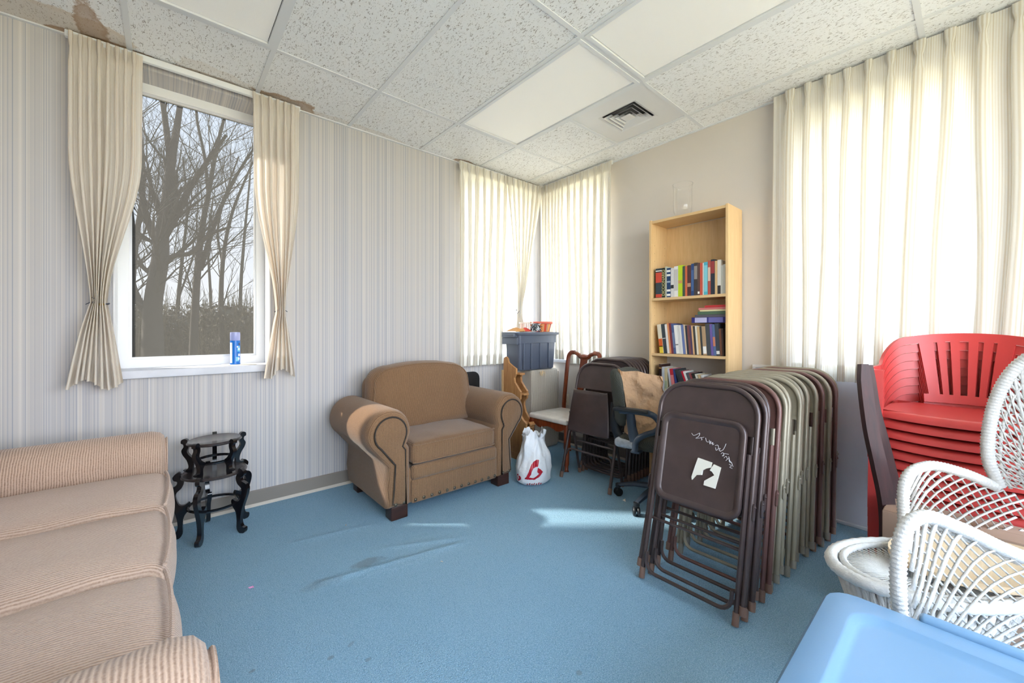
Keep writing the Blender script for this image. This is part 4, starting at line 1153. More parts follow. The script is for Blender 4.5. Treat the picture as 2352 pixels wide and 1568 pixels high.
t = thing('wire_basket', 'pale slatted basket with an orange ribbon behind the checked bundle', 'basket', (.44, .235, bz))
for k in range(16):
    a = 2 * PI * k / 16; m = MB(); m.M = Matrix.Rotation(a, 4, 'Z'); m.box(.062, .065, -.007, .007, 0, .085); m.build('slat', colmat((236, 218, 206), .6), t, smooth=False)
m = MB(); m.lathe([(.060, .083), (.072, .083), (.072, .096), (.060, .096)], 20, cap=False); m.lathe([(.001, 0), (.062, 0), (.062, .003), (.001, .003)], 20); m.build('rim_band', colmat((240, 228, 214), .6), t)
m = MB(); m.tube([(-.01, .066, .02), (0, .07, .06), (.005, .07, .10)], .006, 6); m.build('ribbon', colmat((206, 120, 70), .6), t)
# checked ribbon bundle
t = thing('ribbon_bundle', 'tangled black and white checked ribbon bundle hanging over the bin rim', 'ribbon', (.405, .345, bz + .001))
rnd = random.Random(9)
for c_, nm in (((238, 240, 242), 'white_loop'), ((52, 62, 72), 'dark_loop')):
    m = MB()
    for k in range(16):
        p = [Vector((rnd.uniform(-.055, .055), rnd.uniform(-.035, .03), rnd.uniform(.004, .085))) for _ in range(4)]
        m.tube(spline(p, 4), .0045, 5, flat=.5)
    m.build(nm, colmat(c_, .5), t)
t = thing('folded_cloth', 'crumpled tan and red cloth on the bin lid edge', 'cloth', (.585, .255, bz + .002))
for (dx, sx, c_, sd, nm) in ((.0, .10, (206, 150, 92), 4, 'tan_fold'), (-.08, .055, (206, 70, 56), 8, 'red_fold')):
    m = MB()
    def fc(a, b):
        x = lerp(-sx, sx, a); y = lerp(-.07, .08, b); e = (1 - (2*a-1)**4) * (1 - (2*b-1)**4)
        return (dx + x, y, .004 + e * (.03 + .02 * mnoise.noise(Vector((x * 18 + sd, y * 18, sd)))))
    m.grid(fc, 16, 12); m.grid(lambda a, b: (lambda p: (p[0], p[1], 0.0))(fc(1 - a, b)), 16, 12); m.build(nm, colmat(c_, .9), t, ang=180)
# scalloped pine shelf
t = thing('pine_shelf', 'knotty pine wall shelf with scalloped sides standing behind the plastic bag', 'shelf', (.69, 0, 0))
side = [(.20, .06), (.47, .06), (.475, .12), (.465, .30), (.468, .345), (.430, .372), (.385, .43), (.368, .49), (.372, .52), (.400, .555), (.404, .62), (.372, .655), (.335, .70), (.330, .74), (.352, .78), (.352, .825), (.305, .85), (.262, .875), (.248, .915), (.230, .930), (.205, .915), (.20, .87)]
side = [(.24 + (y - .20) * 1.17, z) for y, z in side]
for x, nm in ((.03, 'side_panel'), (-.05, 'side_panel')):
    m = MB(); sd = side if x > 0 else [(y, min(z, .775)) for y, z in side]
    m.prism(sd, x, x + .02, 'x'); m.build(nm, MT['pine'], t, smooth=False)
for z, y1 in ((.34, .50), (.60, .43), (.78, .385)):
    m = MB(); m.rbox(-.03, .03, .26, .24 + (y1 - .20) * 1.17, z - .012, z + .006, .004, 2); m.build('shelf_board', MT['pine'], t)
m = MB(); m.box(-.03, .055, .216, .238, .06, .80); m.build('back_board', MT['pine_pale'], t, smooth=False)
for z in (.31, .345):
    m = MB(); m.tube([(-.03, .565, z), (.03, .565, z)], .014, 10); m.build('dowel', MT['pine'], t)
m = MB()
m.box(-.03, .055, .26, .52, 0, .06); m.build('plinth', MT['pine'], t, smooth=False)
# black backrest panel standing between the armchair and the wall
t = thing('black_chair_back', 'black plastic chair back leaning on the striped wall behind the armchair', 'chair back', (1.06, .036, 0))
m = MB(); o = rrect(-.185, .185, .40, .785, .07)
m.loft([[(x, y, z) for x, z in shrink(o, d)] for d, y in ((.008, -.012), (0, -.007), (0, .006), (.008, .011))][::-1]); m.build('backrest', MT['blackplastic'], t, ang=50)
for x in (-.14, .14): m = MB(); m.tube([(x, 0, .42), (x, 0, 0)], .010, 8); m.build('leg', MT['blackplastic'], t)
# white plastic bag with red heart prints
t = thing('plastic_bag', 'white plastic shopping bag with red heart outlines beside the armchair', 'plastic bag', (.985, .905, 0))
def bagp(a, z01):
    ang = 2 * PI * a
    r = interp([(0, .115), (.06, .145), (.3, .15), (.55, .125), (.75, .10), (.9, .082), (1, .092)], z01)
    sx, sy = 1.0, .85
    p = Vector((math.cos(ang), math.sin(ang), 0))
    n_ = mnoise.noise(Vector((p.x * 2.2, p.y * 2.2, z01 * 3))) * .03 + mnoise.noise(Vector((p.x * 6, p.y * 6, z01 * 5 + 4))) * .012
    rr = r + n_ * (.3 + z01)
    zz = z01 * .385
    if z01 > .85: zz += (z01 - .85) / .15 * (.05 * mnoise.noise(Vector((p.x * 4, p.y * 4, 2))) + .02 * math.sin(ang * 3))
    return Vector((p.x * rr * sx + .03 * z01 * 0, p.y * rr * sy, max(.003, zz)))
m = MB(); m.grid(lambda a, b: bagp(a, b), 64, 30); m.add([bagp(k / 32, 0) for k in range(32)], [tuple(range(32))[::-1]]); m.build('bag_body', MT['plastic_bag'], t, ang=180)
bpy.context.view_layer.update()
def bag_print(outline, name):
    """flat print following the bag's surface: outline in (angle fraction, z01)"""
    m = MB(); vs = []; n = len(outline)
    ca = sum(p[0] for p in outline) / n; cb = sum(p[1] for p in outline) / n
    def at(a, b):
        q = bagp(a, b); d = Vector((q.x, q.y, 0)).normalized(); return q + d * .003
    return at
# facing angle towards the camera
fa = math.atan2(CAM.y - .905, CAM.x - .985) / (2 * PI)
def heart_band(ca, cb, sc, wd, name, rot=0):
    pts = []
    for k in range(33):
        th = 2 * PI * k / 32
        x = 16 * math.sin(th) ** 3 / 17; y = (13 * math.cos(th) - 5 * math.cos(2 * th) - 2 * math.cos(3 * th) - math.cos(4 * th)) / 17
        pts.append((x, y))
    m = MB(); vs = []; fs = []
    for k, (x, y) in enumerate(pts):
        for s in (1.0, 1 - wd * (1.6 if x > 0 else .8)):
            X, Y = x * s, y * s
            X, Y = X * math.cos(rot) - Y * math.sin(rot), X * math.sin(rot) + Y * math.cos(rot)
            q = bagp(fa + (ca + X * sc / (2 * PI * .15)) * 1.0, max(.02, cb + Y * sc / .385)); d = Vector((q.x, q.y, 0)).normalized()
            vs.append(q + d * .004)
    for k in range(32): fs.append((2*k, 2*k+1, 2*k+3, 2*k+2))
    m.add(vs, fs); m.build(name, MT['bagred'], t, ang=180)
BZ = (Vector((.985, .905, 0)) - CAM).dot(FWD); BXC = CX_PX + F_PX * (Vector((.985, .905, 0)) - CAM).dot(RGT) / BZ - 9
def inside(p, poly):
    c = False; n = len(poly)
    for i in range(n):
        (x0, y0), (x1, y1) = poly[i - 1], poly[i]
        if (y0 > p[1]) != (y1 > p[1]) and p[0] < (x1 - x0) * (p[1] - y0) / (y1 - y0) + x0: c = not c
    return c
def bag_shape(poly, name, st=9):
    """red print wrapped on the bag, outline measured on an enlarged view of the photograph"""
    m = MB()
    def at(x, y):
        px_, py_ = 1150 + x / 11.2, 980 + y / 11.2
        X = (px_ - BXC) / F_PX * (BZ - .12); an = math.asin(max(-.98, min(.98, X / .155)))
        z = CAM.z - (py_ - HOR_PX) / F_PX * (BZ - .12 * math.cos(an))
        q = bagp(fa + an / (2 * PI), min(.9, max(.02, z / .385))); return q + Vector((q.x, q.y, 0)).normalized() * .003
    xs = [p[0] for p in poly]; ys = [p[1] for p in poly]
    x = min(xs)
    while x < max(xs):
        y = min(ys)
        while y < max(ys):
            if inside((x + st / 2, y + st / 2), poly): m.add([at(x, y), at(x, y + st), at(x + st, y + st), at(x + st, y)], [(0, 1, 2, 3)])
            y += st
        x += st
    m.build(name, MT['bagred'], t, ang=180)
bag_shape([(960, 850), (880, 845), (800, 880), (720, 960), (690, 1040), (650, 1150), (600, 1250), (535, 1305), (700, 1332), (830, 1338), (920, 1290), (1000, 1215), (1045, 1140), (1000, 1085), (915, 1035), (888, 1140), (945, 1190), (880, 1250), (780, 1295), (670, 1272), (720, 1200), (745, 1110), (790, 1040), (860, 1010), (915, 1020)], 'heart_print')
heart_band(-.13, .16, .032, .45, 'heart_print', -.3)
m = MB()
for k in range(7):
    a = fa + (-.045 + k * .02); q0 = bagp(a, .045); q1 = bagp(a + .006, .085 if k % 2 else .07); d = Vector((q0.x, q0.y, 0)).normalized() * .004
    m.tube([q0 + d, q1 + d], .0035, 4)
m.build('lettering_marks', MT['bagred'], t)

# ------------------------------------------------------------ dining chair
D = thing('dining_chair', 'mahogany dining chair with a cracked white vinyl seat', 'chair', (.44, .735, 0), -PI / 2)
mh = MT['mahog']   # local +y = chair front (towards the sofa), local x across
m = MB()
def sf(p, u):
    q = p.copy(); w_ = .93 + .07 * (u.y + 1) / 2; q.x *= w_
    if u.z > 0: q.z += .018 * (1 - u.x ** 2) * (1 - u.y ** 2) + .003 * mnoise.noise(p * 25)
    return q
m.rbox(-.228, .228, -.20, .225, .385, .43, .018, 10, sf); m.build('seat', MT['vinyl'], D, ang=180)
m = MB(); n = 24
apr = [(lerp(-.215, .215, k / n), .335 + .018 * math.cos(k / n * 4 * PI) - .012 * math.exp(-((k / n - .5) / .12) ** 2)) for k in range(n + 1)]
m.prism(apr + [(.215, .386), (-.215, .386)], .185, .205, 'y'); m.build('front_apron', mh, D, smooth=False)
for sx in (-1, 1):
    m = MB(); m.box(sx * .21 - .01, sx * .21 + .01, -.17, .19, .33, .386); m.build('side_apron', mh, D, smooth=False)
    m = MB(); m.tube(spline([(sx * .205, .19, .386), (sx * .215, .20, .31), (sx * .208, .197, .20), (sx * .200, .192, .10), (sx * .204, .198, .03), (sx * .212, .206, 0)], 4), [.030] * 4 + [.028] * 5 + [.022] * 6 + [.016] * 4 + [.020] * 2, 10); m.build('front_leg', mh, D)
    post = spline([(sx * .170, -.27, 0), (sx * .172, -.215, .25), (sx * .175, -.195, .42), (sx * .182, -.235, .70), (sx * .188, -.275, .90), (sx * .168, -.287, .955), (sx * .115, -.290, .965)], 4)
    m = MB(); m.tube(post, .018, 8, flat=1.2); m.build('back_post', mh, D)
m = MB(); crest = spline([(-.125, -.290, .964), (-.075, -.291, .945), (-.045, -.292, .925), (0, -.292, .922), (.045, -.292, .925), (.075, -.291, .945), (.125, -.290, .964)], 4)
m.tube(crest, [.018 + .012 * math.exp(-(p.x / .05) ** 2) for p in crest], 8); m.build('crest_rail', mh, D)
sp_ = [(-.040, .41), (.040, .41), (.034, .50), (.028, .56), (.034, .62), (.052, .68), (.055, .73), (.044, .78), (.036, .83), (.040, .90), (.052, .935)]
sp_full = [(x, z) for x, z in sp_] + [(-x, z) for x, z in sp_[2:]][::-1]
m = MB(); o = spline2(sp_full, 3); m.loft([[(x, -.185 - .19 * (z - .42) - d, z) for x, z in o] for d in (0, .014)]); m.build('splat', mh, D, ang=50)
m = MB(); m.box(-.17, .17, -.20, -.175, .36, .40); m.build('rear_apron', mh, D, smooth=False)

# ------------------------------------------------------------ office chair and paper bag
O = thing('office_chair', 'grey green fabric office chair holding the paper bag', 'office chair', (.635, 1.755, 0), R(12))
of = MT['officefab']; og = MT['officegrey']
for k in range(5):
    a = R(205) + 2 * PI * k / 5; ca, sa = math.cos(a), math.sin(a)
    m = MB(); m.tube([(.03 * ca, .03 * sa, .115), (.15 * ca, .15 * sa, .105), (.265 * ca, .265 * sa, .080)], [.030, .025, .018], 8, flat=.7); m.build('base_arm', og, O)
    cs = MB(); cx_, cy_ = .268 * ca, .268 * sa
    cs.M = Matrix.Translation((cx_, cy_, .028)) @ Matrix.Rotation(a + .7, 4, 'Z') @ Matrix.Rotation(PI / 2, 4, 'X')
    for s in (-.020, .006): cs.lathe([(.001, s), (.026, s), (.029, s + .004), (.029, s + .012), (.026, s + .016), (.001, s + .016)], 16)
    w__ = cs.build('caster', MT['blackplastic'], O)
    m = MB(); m.lathe([(.010, .03), (.012, .06), (.020, .065), (.020, .085), (.001, .085)], 12, (cx_, cy_, 0)); m.build('caster_hood', MT['blackplastic'], w__)
m = MB(); m.lathe([(.035, .09), (.035, .14), (.026, .145), (.026, .30), (.016, .305), (.016, .40)], 16); m.build('gas_column', MT['blackplastic'], O)
m = MB(); m.rbox(-.12, .12, -.12, .12, .385, .415, .01, 3); m.build('mechanism', MT['blackplastic'], O)
m = MB()
def osf(p, u):
    q = p.copy(); e = max(0, u.y); q.z -= .03 * e ** 3
    rr = (u.x ** 2 + u.y ** 2); q.x *= 1 - .05 * max(0, abs(u.y)) ** 3; q.y *= 1 - .06 * abs(u.x) ** 3
    if u.z > 0: q.z += .012 * (1 - u.x ** 2) * (1 - u.y ** 2)
    return q
m.rbox(-.235, .235, -.21, .24, .40, .475, .034, 10, osf); m.build('seat', of, O, ang=180)
m = MB(); ed = [(x, y) for x, y in rrect(-.236, .10, -.214, .20, .05)]
m.rbox(.16, .238, -.218, -.06, .402, .465, .028, 4); m.build('taped_corner', MT['tapegrey'], O, ang=180)
m = MB(); o = rrect(-.225, .225, .52, .905, .10, 6); L_ = []
for k, (d, y) in enumerate(((.05, -.052), (.02, -.046), (0, -.030), (-.002, .0), (.006, .018), (.03, .028), (.10, .026))):
    L_.append([(x * (1 - .18 * max(0, (.66 - z) / .14) ** 1.5), -.235 + y + .09 * (x / .225) ** 2 - .10 * (z - .55), z) for x, z in shrink(o, d)])
m.loft(L_); m.build('backrest', of, O, ang=180)
m = MB(); m.tube(spline([(0, -.10, .39), (0, -.25, .40), (0, -.31, .50), (0, -.30, .65)], 4), .018, 8, flat=2.0); m.build('back_support', MT['blackplastic'], O)
for sx in (-1, 1):
    x = sx * .268
    loop = spline([(x, -.16, .655), (x, -.05, .662), (x, .05, .652), (x, .095, .605), (x, .07, .555), (x, .01, .525), (x, -.05, .48), (x, -.06, .41)], 5)
    m = MB(); m.tube(loop, [.020] * 8 + [.020] * 10 + [.018] * 10 + [.020] * 8, 10, flat=1.0)
    m.tube(spline([(x, -.09, .655), (x, -.08, .56), (x, -.06, .47)], 4), [.026, .028, .030, .030, .030, .032, .034, .034, .034], 8, flat=.5); ar = m.build('armrest', og, O)
    m = MB(); m.rbox(x - .030, x + .030, -.20, .03, .654, .678, .011, 6); m.build('arm_pad', MT['blackplastic'], ar, ang=180)
    m = MB(); m.rbox(min(x, sx * .12), max(x, sx * .12), -.09, -.03, .392, .410, .006, 3); m.build('arm_bracket', og, ar)
# paper bag leaning on the backrest
def kraft():
    loc = (.725, 1.735, .492)
    t = thing('paper_bag', 'crumpled brown kraft paper bag propped on the office chair', 'paper bag', loc, R(-12))
    t.rotation_euler = (R(6), R(5), R(-41))
    def fn(a, b):
        s = a * 4; k = int(s) % 4; f = s - int(s)
        cr = [(.135, .07), (-.135, .07), (-.135, -.07), (.135, -.07)]
        p0, p1 = cr[k], cr[(k + 1) % 4]
        tp = 1 - .0 * b
        dpt = lerp(1.0, .35, b)
        x, y = lerp(p0[0], p1[0], f) * (1 + .05 * b), lerp(p0[1], p1[1], f) * dpt
        z = .40 * b
        n1 = mnoise.noise(Vector((x * 9, y * 9 + k, z * 8))); n2 = mnoise.noise(Vector((x * 22 + 3, y * 14, z * 20)))
        cre = abs(mnoise.noise(Vector((x * 7 + 9, k, z * 7)))) 
        nrm = Vector((0, 1, 0)) if k == 0 else (Vector((-1, 0, 0)) if k == 1 else (Vector((0, -1, 0)) if k == 2 else Vector((1, 0, 0))))
        edge = 1 if b > .02 else 0
        fold = abs(mnoise.noise(Vector((x * 12 + z * 5, k * 3.3, z * 6 - x * 4))))
        q = Vector((x, y, z)) + nrm * edge * (.03 * n1 + .012 * n2 - .03 * cre - .03 * fold)
        if b > .9: q.z += .02 * n1 * (b - .9) / .1
        q.z += .03 * b * (x / .135)
        return q
    m = MB(); m.grid(fn, 80, 34); m.add([fn(k / 16, 0) for k in range(16)], [tuple(range(16))]); m.build('bag_body', MT['paper'], t, ang=22)
kraft()
# ------------------------------------------------------------ bookshelf
Y0, Y1, D1 = 1.475, 2.065, .25
K = thing('bookshelf', 'tall beech veneer bookshelf against the cream wall', 'bookshelf', (.012, (Y0 + Y1) / 2, 0))
hw = (Y1 - Y0) / 2; ZT = 2.045
for s in (-1, 1):
    m = MB(); m.rbox(0.0, D1, s * hw - (.018 if s > 0 else 0), s * hw + (0 if s > 0 else .018), 0, ZT, .0015, 1); sd = m.build('side_panel', MT['beech'], K, smooth=False)
    m = MB()
    for x in (.04, .20):
        for k in range(22):
            z = .55 + k * .062; y = s * (hw - .0182)
            m.add([(x - .003, y, z), (x, y, z - .003), (x + .003, y, z), (x, y, z + .003)], [(0, 1, 2, 3) if s < 0 else (3, 2, 1, 0)])
    m.build('peg_holes', MT['shadowgap'], sd, smooth=False)
SH = {'top': ZT - .006, 's1': 1.43, 's2': .997, 's3': .655, 's4': .36, 's5': .085}
for nm, z in SH.items():
    m = MB(); m.rbox(.006, D1 - .004, -hw + .0185, hw - .0185, z - .020, z, .0015, 1); m.build('shelf_board', MT['beech_h'], K, smooth=False)
m = MB(); m.box(-.0, .005, -hw + .0185, hw - .0185, SH['s2'] - .02, ZT - .03); m.build('back_panel', MT['beech'], K, smooth=False)
m = MB(); m.box(D1 - .03, D1 - .015, -hw + .0185, hw - .0185, 0, .065); m.build('kick_board', MT['beech_h'], K, smooth=False)
# books: (width, height, depth, colour, words)
def book(row, i, y, z, w_, h, d, col, words, lean=0, place='', bands=(), flat=False):
    kk = max(0, min(1, 1))
    t = thing('book', '%s book, %s' % (words, place), 'book', (D1 - .012 if not flat else D1 - .02, y, z), group=row)
    if flat: t.rotation_euler = (0, 0, lean)
    else: t.rotation_euler = (lean, 0, 0)
    cv = colmat(col, .5)
    if not flat:
        m = MB(); m.rbox(-d, 0, .0004, w_ - .0004, 0, h, .0015, 1); m.build('cover', cv, t, smooth=False)
        m = MB(); m.box(-d - .0005, -.004, .003, w_ - .003, .003, h + .0004); m.build('pages', colmat((232, 224, 206), .8), t, smooth=False)
        for (a, b, c_) in bands:
            m = MB(); m.box(0, .0008, .002, w_ - .002, a * h, b * h); m.build('spine_print', colmat(c_, .5), t, smooth=False)
    else:
        m = MB(); m.rbox(-d, 0, -h / 2, h / 2, 0, w_, .0012, 1); m.build('cover', cv, t, smooth=False)
        m = MB(); m.box(-d + .003, -.003, -h / 2 - .0004, h / 2 + .0004, .002, w_ - .002); m.build('pages', colmat((232, 224, 206), .8), t, smooth=False)
        for (a, b, c_) in bands:
            m = MB(); m.box(0, .0008, lerp(-h/2, h/2, a), lerp(-h/2, h/2, b), .002, w_ - .002); m.build('spine_print', colmat(c_, .5), t, smooth=False)
    return t
W = (238, 236, 230)
top = [(.058, .232, (52, 66, 74), 'thick slate red', [(.02, .13, (206, 76, 58)), (.52, .86, (206, 76, 58)), (.9, .93, W)]), (.026, .232, (40, 44, 36), 'black', []), (.014, .24, (190, 190, 170), 'pale grey', []), (.034, .226, (28, 62, 104), 'navy blue', [(.05, .12, W), (.2, .27, W), (.5, .56, (150, 170, 190)), (.72, .79, W), (.86, .93, W)]),
       (.028, .222, (212, 210, 208), 'light grey', [(.3, .42, (50, 50, 56))]), (.034, .232, (228, 226, 222), 'white', [(.2, .9, (196, 192, 188))]), (.036, .236, (186, 208, 40), 'lime green', [(.42, .52, (200, 150, 90))]), (.020, .226, (66, 84, 70), 'dark green', []), (.018, .224, (206, 104, 66), 'orange', []), (.030, .228, (84, 50, 50), 'maroon', [(.3, .42, (190, 150, 120))]),
       (.022, .236, (40, 70, 122), 'blue', [(.15, .8, (70, 100, 150))]), (.028, .240, (70, 62, 62), 'dark brown', [(.5, .9, (150, 140, 134))]), (.018, .236, (92, 66, 62), 'brown', [(.05, .12, W)]), (.020, .234, (198, 84, 64), 'red orange', []), (.010, .232, (210, 206, 200), 'thin white', []), (.028, .236, (78, 172, 190), 'turquoise', [(.1, .9, (130, 200, 210))]),
       (.022, .244, (176, 84, 70), 'brick red', [(.4, .8, (214, 190, 170))]), (.030, .248, (46, 54, 66), 'dark slate', [(.6, .95, (150, 60, 60))]), (.018, .236, (214, 180, 130), 'tan', []), (.026, .240, (226, 222, 212), 'cream', [(.0, .25, (50, 46, 46))]), (.014, .20, (200, 198, 186), 'small pale', []), (.018, .205, (214, 210, 200), 'small ivory', [])]
tot = sum(b[0] for b in top); avail = (hw * 2 - .037) - .03; scl = min(1, avail / tot)
y = -hw + .0185 + .022 + K.location.y
for i, (w_, h, c_, wd, bn) in enumerate(top):
    w_ *= scl
    b = book('books on the upper shelf', i, y, SH['s1'] + .0005, w_, h, .15, c_, wd, 0, '%s along the upper shelf row beginning at the thick dictionary' % ORD[i], bn)
    if i == 1:
        cu = bpy.data.curves.new('spine_title', 'FONT'); cu.body = 'DICCIONARIO'; cu.size = .030; cu.align_x = 'CENTER'; cu.align_y = 'CENTER'; cu.extrude = .0003
        tmp = bpy.data.objects.new('tmp', cu); COL.objects.link(tmp); dg = bpy.context.evaluated_depsgraph_get(); me = bpy.data.meshes.new_from_object(tmp.evaluated_get(dg)); bpy.data.objects.remove(tmp)
        xs = [v.co.x for v in me.vertices]; f_ = .20 / (max(xs) - min(xs)); 
        for v in me.vertices: v.co.x *= f_; v.co.y *= f_ * 1.05
        me.materials.clear(); me.materials.append(colmat((206, 196, 130), .5))
        o = bpy.data.objects.new('spine_title', me); COL.objects.link(o); o.parent = b; o.location = (.0012, w_ / 2, h / 2)
        o.rotation_euler = Matrix(((0, 0, 1), (0, 1, 0), (-1, 0, 0))).to_euler() if False else Matrix(((0, 0, 1), (0, -1, 0), (1, 0, 0))).to_3x3().to_euler()
        o.matrix_local = Matrix(((0, 0, 1, .0012), (0, -1, 0, w_ / 2), (1, 0, 0, h / 2), (0, 0, 0, 1))) if False else Matrix(((0, 0, 1, .0012), (-1, 0, 0, w_ / 2), (0, -1, 0, h / 2), (0, 0, 0, 1))) if False else Matrix(((0, 0, 1, .0012), (0, -1, 0, w_ / 2), (1, 0, 0, h / 2), (0, 0, 0, 1)))
    y += w_
mid = [(.040, .225, (226, 214, 190), 'cream and yellow', [(.0, .25, (226, 196, 60)), (.22, .5, (214, 96, 40))]), (.034, .228, (58, 66, 72), 'dark slate', [(.5, .52, W)]), (.022, .226, (226, 220, 214), 'white', []), (.018, .236, (216, 140, 90), 'orange', []), (.020, .234, (122, 50, 58), 'wine red', []), (.024, .230, (72, 88, 132), 'blue', [(.2, .7, (110, 126, 160))]), (.030, .218, (232, 230, 224), 'white', [(.3, .34, (120, 120, 120))]), (.016, .216, (214, 212, 208), 'light grey', []), (.018, .216, (222, 220, 214), 'white', []), (.022, .220, (104, 120, 168), 'periwinkle', []), (.014, .220, (214, 190, 160), 'beige', []), (.016, .216, (50, 54, 62), 'black', []),
       (.020, .218, (120, 72, 70), 'reddish brown', []), (.016, .214, (84, 64, 92), 'plum', []), (.014, .214, (216, 170, 120), 'tan', []), (.018, .210, (66, 64, 60), 'charcoal', []), (.016, .212, (222, 214, 196), 'ivory', []), (.022, .206, (206, 170, 120), 'honey', []), (.016, .208, (60, 62, 60), 'dark grey', []), (.032, .208, (176, 146, 112), 'khaki', [(.05, .3, W)]), (.034, .226, (72, 76, 80), 'slate grey', []), (.020, .224, (110, 92, 158), 'violet', []), (.022, .220, (86, 108, 150), 'steel blue', [(.3, .6, (206, 130, 96))]), (.030, .226, (64, 70, 78), 'graphite', [(.05, .15, W)]), (.018, .19, (120, 76, 56), 'rust brown', []), (.016, .19, (60, 48, 44), 'dark brown', [])]
tot = sum(b[0] for b in mid); avail = (hw * 2 - .037) - .075; scl = min(1, avail / tot)
y = -hw + .0185 + .058 + K.location.y
for i, (w_, h, c_, wd, bn) in enumerate(mid):
    w_ *= scl; ln = R(lerp(6.5, 3.0, i / 25))
    book('books on the middle shelf', i, y, SH['s2'] + .0012, w_, h, .15, c_, wd, ln, '%s along the middle shelf row beginning at the yellow spine' % ORD[i], bn)
    y += w_ / math.cos(ln)
zz = SH['s2'] + .234
for i, (w_, h, d, c_, wd, bn, dy) in enumerate(((.040, .245, .16, (44, 42, 116), 'purple blue hardback', [(.1, .45, (190, 186, 220)), (.5, .9, (110, 108, 170))], .150), (.018, .22, .15, (92, 88, 96), 'grey paperback', [], .172), (.022, .20, .15, (84, 108, 84), 'green', [], .180), (.012, .185, .14, (220, 206, 160), 'cream', [], .186), (.014, .195, .14, (206, 120, 116), 'pink', [], .182), (.016, .15, .13, (196, 56, 58), 'red', [], .20))):
    book('books lying on the middle shelf row', i, K.location.y + .273 - h / 2, zz, w_, h, d, c_, wd, R(0), 'lying flat on the middle shelf row, %s from the bottom' % ORD[i], bn, True)
    zz += w_ + .0005
low = [(.030, .225, (54, 32, 28), 'dark leather bound', [(.1, .13, (196, 150, 80)), (.5, .53, (196, 150, 80)), (.85, .88, (196, 150, 80))], 0), (.028, .205, (198, 200, 208), 'pale grey', [], 0), (.030, .200, (206, 190, 150), 'straw coloured', [(.2, .5, (170, 180, 150))], 0), (.022, .195, (206, 202, 210), 'lavender grey', [], 8), (.034, .195, (190, 44, 56), 'red', [(.2, .75, (226, 130, 130))], 8), (.018, .195, (52, 70, 128), 'blue', [], 9), (.030, .20, (58, 60, 62), 'charcoal', [], 18), (.024, .19, (66, 66, 72), 'dark grey', [], 19), (.020, .19, (190, 36, 58), 'crimson', [], 20), (.020, .19, (232, 230, 226), 'white', [], 20), (.026, .18, (88, 92, 98), 'slate', [], 20), (.022, .18, (150, 72, 72), 'dull red', [], 20), (.026, .18, (56, 54, 50), 'black', [], 19), (.020, .175, (222, 216, 200), 'ivory', [], 19), (.022, .172, (206, 178, 136), 'tan', [], 18), (.026, .17, (224, 222, 218), 'white', [], 17), (.030, .16, (70, 68, 78), 'dark plum', [], 17), (.020, .155, (64, 66, 72), 'graphite', [], 16), (.024, .15, (60, 158, 164), 'teal', [], 15), (.024, .145, (86, 128, 92), 'green', [], 14)]
y = -hw + .0185 + .05 + K.location.y
for i, (w_, h, c_, wd, bn, ln) in enumerate(low):
    w_ *= .80; r_ = R(ln); 
    book('books on the lower shelf', i, y, SH['s3'] + .0325 + .002 * (ln > 0), w_, h, .14, c_, wd, r_, '%s along the lower shelf row from the leather spine' % ORD[i], bn)
    nx = low[i + 1][5] if i + 1 < len(low) else ln
    y += w_ / math.cos(r_) + (h * .9 * (math.tan(R(nx)) - math.tan(r_)) if nx > ln else 0)
book('books lying on the lower shelf', 0, K.location.y - .15, SH['s3'] + .0005, .016, .20, .15, (214, 178, 90), 'yellow', 0, 'lying flat under the leather spine on the lower shelf', [], True)
book('books lying on the lower shelf', 1, K.location.y - .15, SH['s3'] + .0168, .015, .19, .15, (58, 50, 44), 'dark brown', 0, 'lying on the yellow book on the lower shelf', [], True)
m = MB(); m.rbox(.04, .20, .0 - .02, .245, SH['s3'] + .0005, SH['s3'] + .031, .003, 1)
o = m.build('book_cover', colmat((186, 70, 70), .5), None, smooth=False)
o.name = 'book'; tag(o, 'wide red book lying flat under the tilted lower row', 'book', 'books lying on the lower shelf'); o.location = (0.04, K.location.y, 0)
# glass vase on top
t = thing('glass_vase', 'clear glass hurricane vase on top of the bookshelf', 'vase', (.135, K.location.y - .085, ZT + .0005))
m = MB(); m.lathe([(.001, .0), (.035, .0), (.036, .010), (.052, .022), (.066, .05), (.069, .10), (.068, .22), (.074, .262), (.0725, .2635), (.0705, .262)], 32, cap=False); m.build('glass_body', MT['glass'], t, ang=180)
m = MB(); m.tube([(.0725 * math.cos(2 * PI * k / 32), .0725 * math.sin(2 * PI * k / 32), .262) for k in range(32)], .0022, 6, closed=True); m.build('rim', MT['glass'], t)
m = MB(); m.lathe([(.001, .0005), (.034, .0005), (.034, .012), (.001, .014)], 24); m.build('glass_foot', MT['glass'], t)
# ------------------------------------------------------------ whiteboard leaning on the cream wall
t = thing('whiteboard', 'pale grey whiteboard leaning on the cream wall beside the folding chairs', 'whiteboard', (.052, 2.46, 0)); t.rotation_euler = (0, R(-2.0), 0)
m = MB(); m.box(-.008, .006, -.31, .31, .012, .925); m.build('board', MT['whiteboard'], t, smooth=False)
for (a, b, c_, d) in ((-.325, .325, .0, .022), (-.325, .325, .915, .937)):
    m = MB(); m.rbox(-.011, .013, a, b, c_, d, .006, 2); m.build('frame_rail', MT['boardframe'], t)
for y in (-.325, .305):
    m = MB(); m.rbox(-.011, .012, y, y + .020, .02, .918, .006, 2); m.build('frame_rail', MT['boardframe'], t)
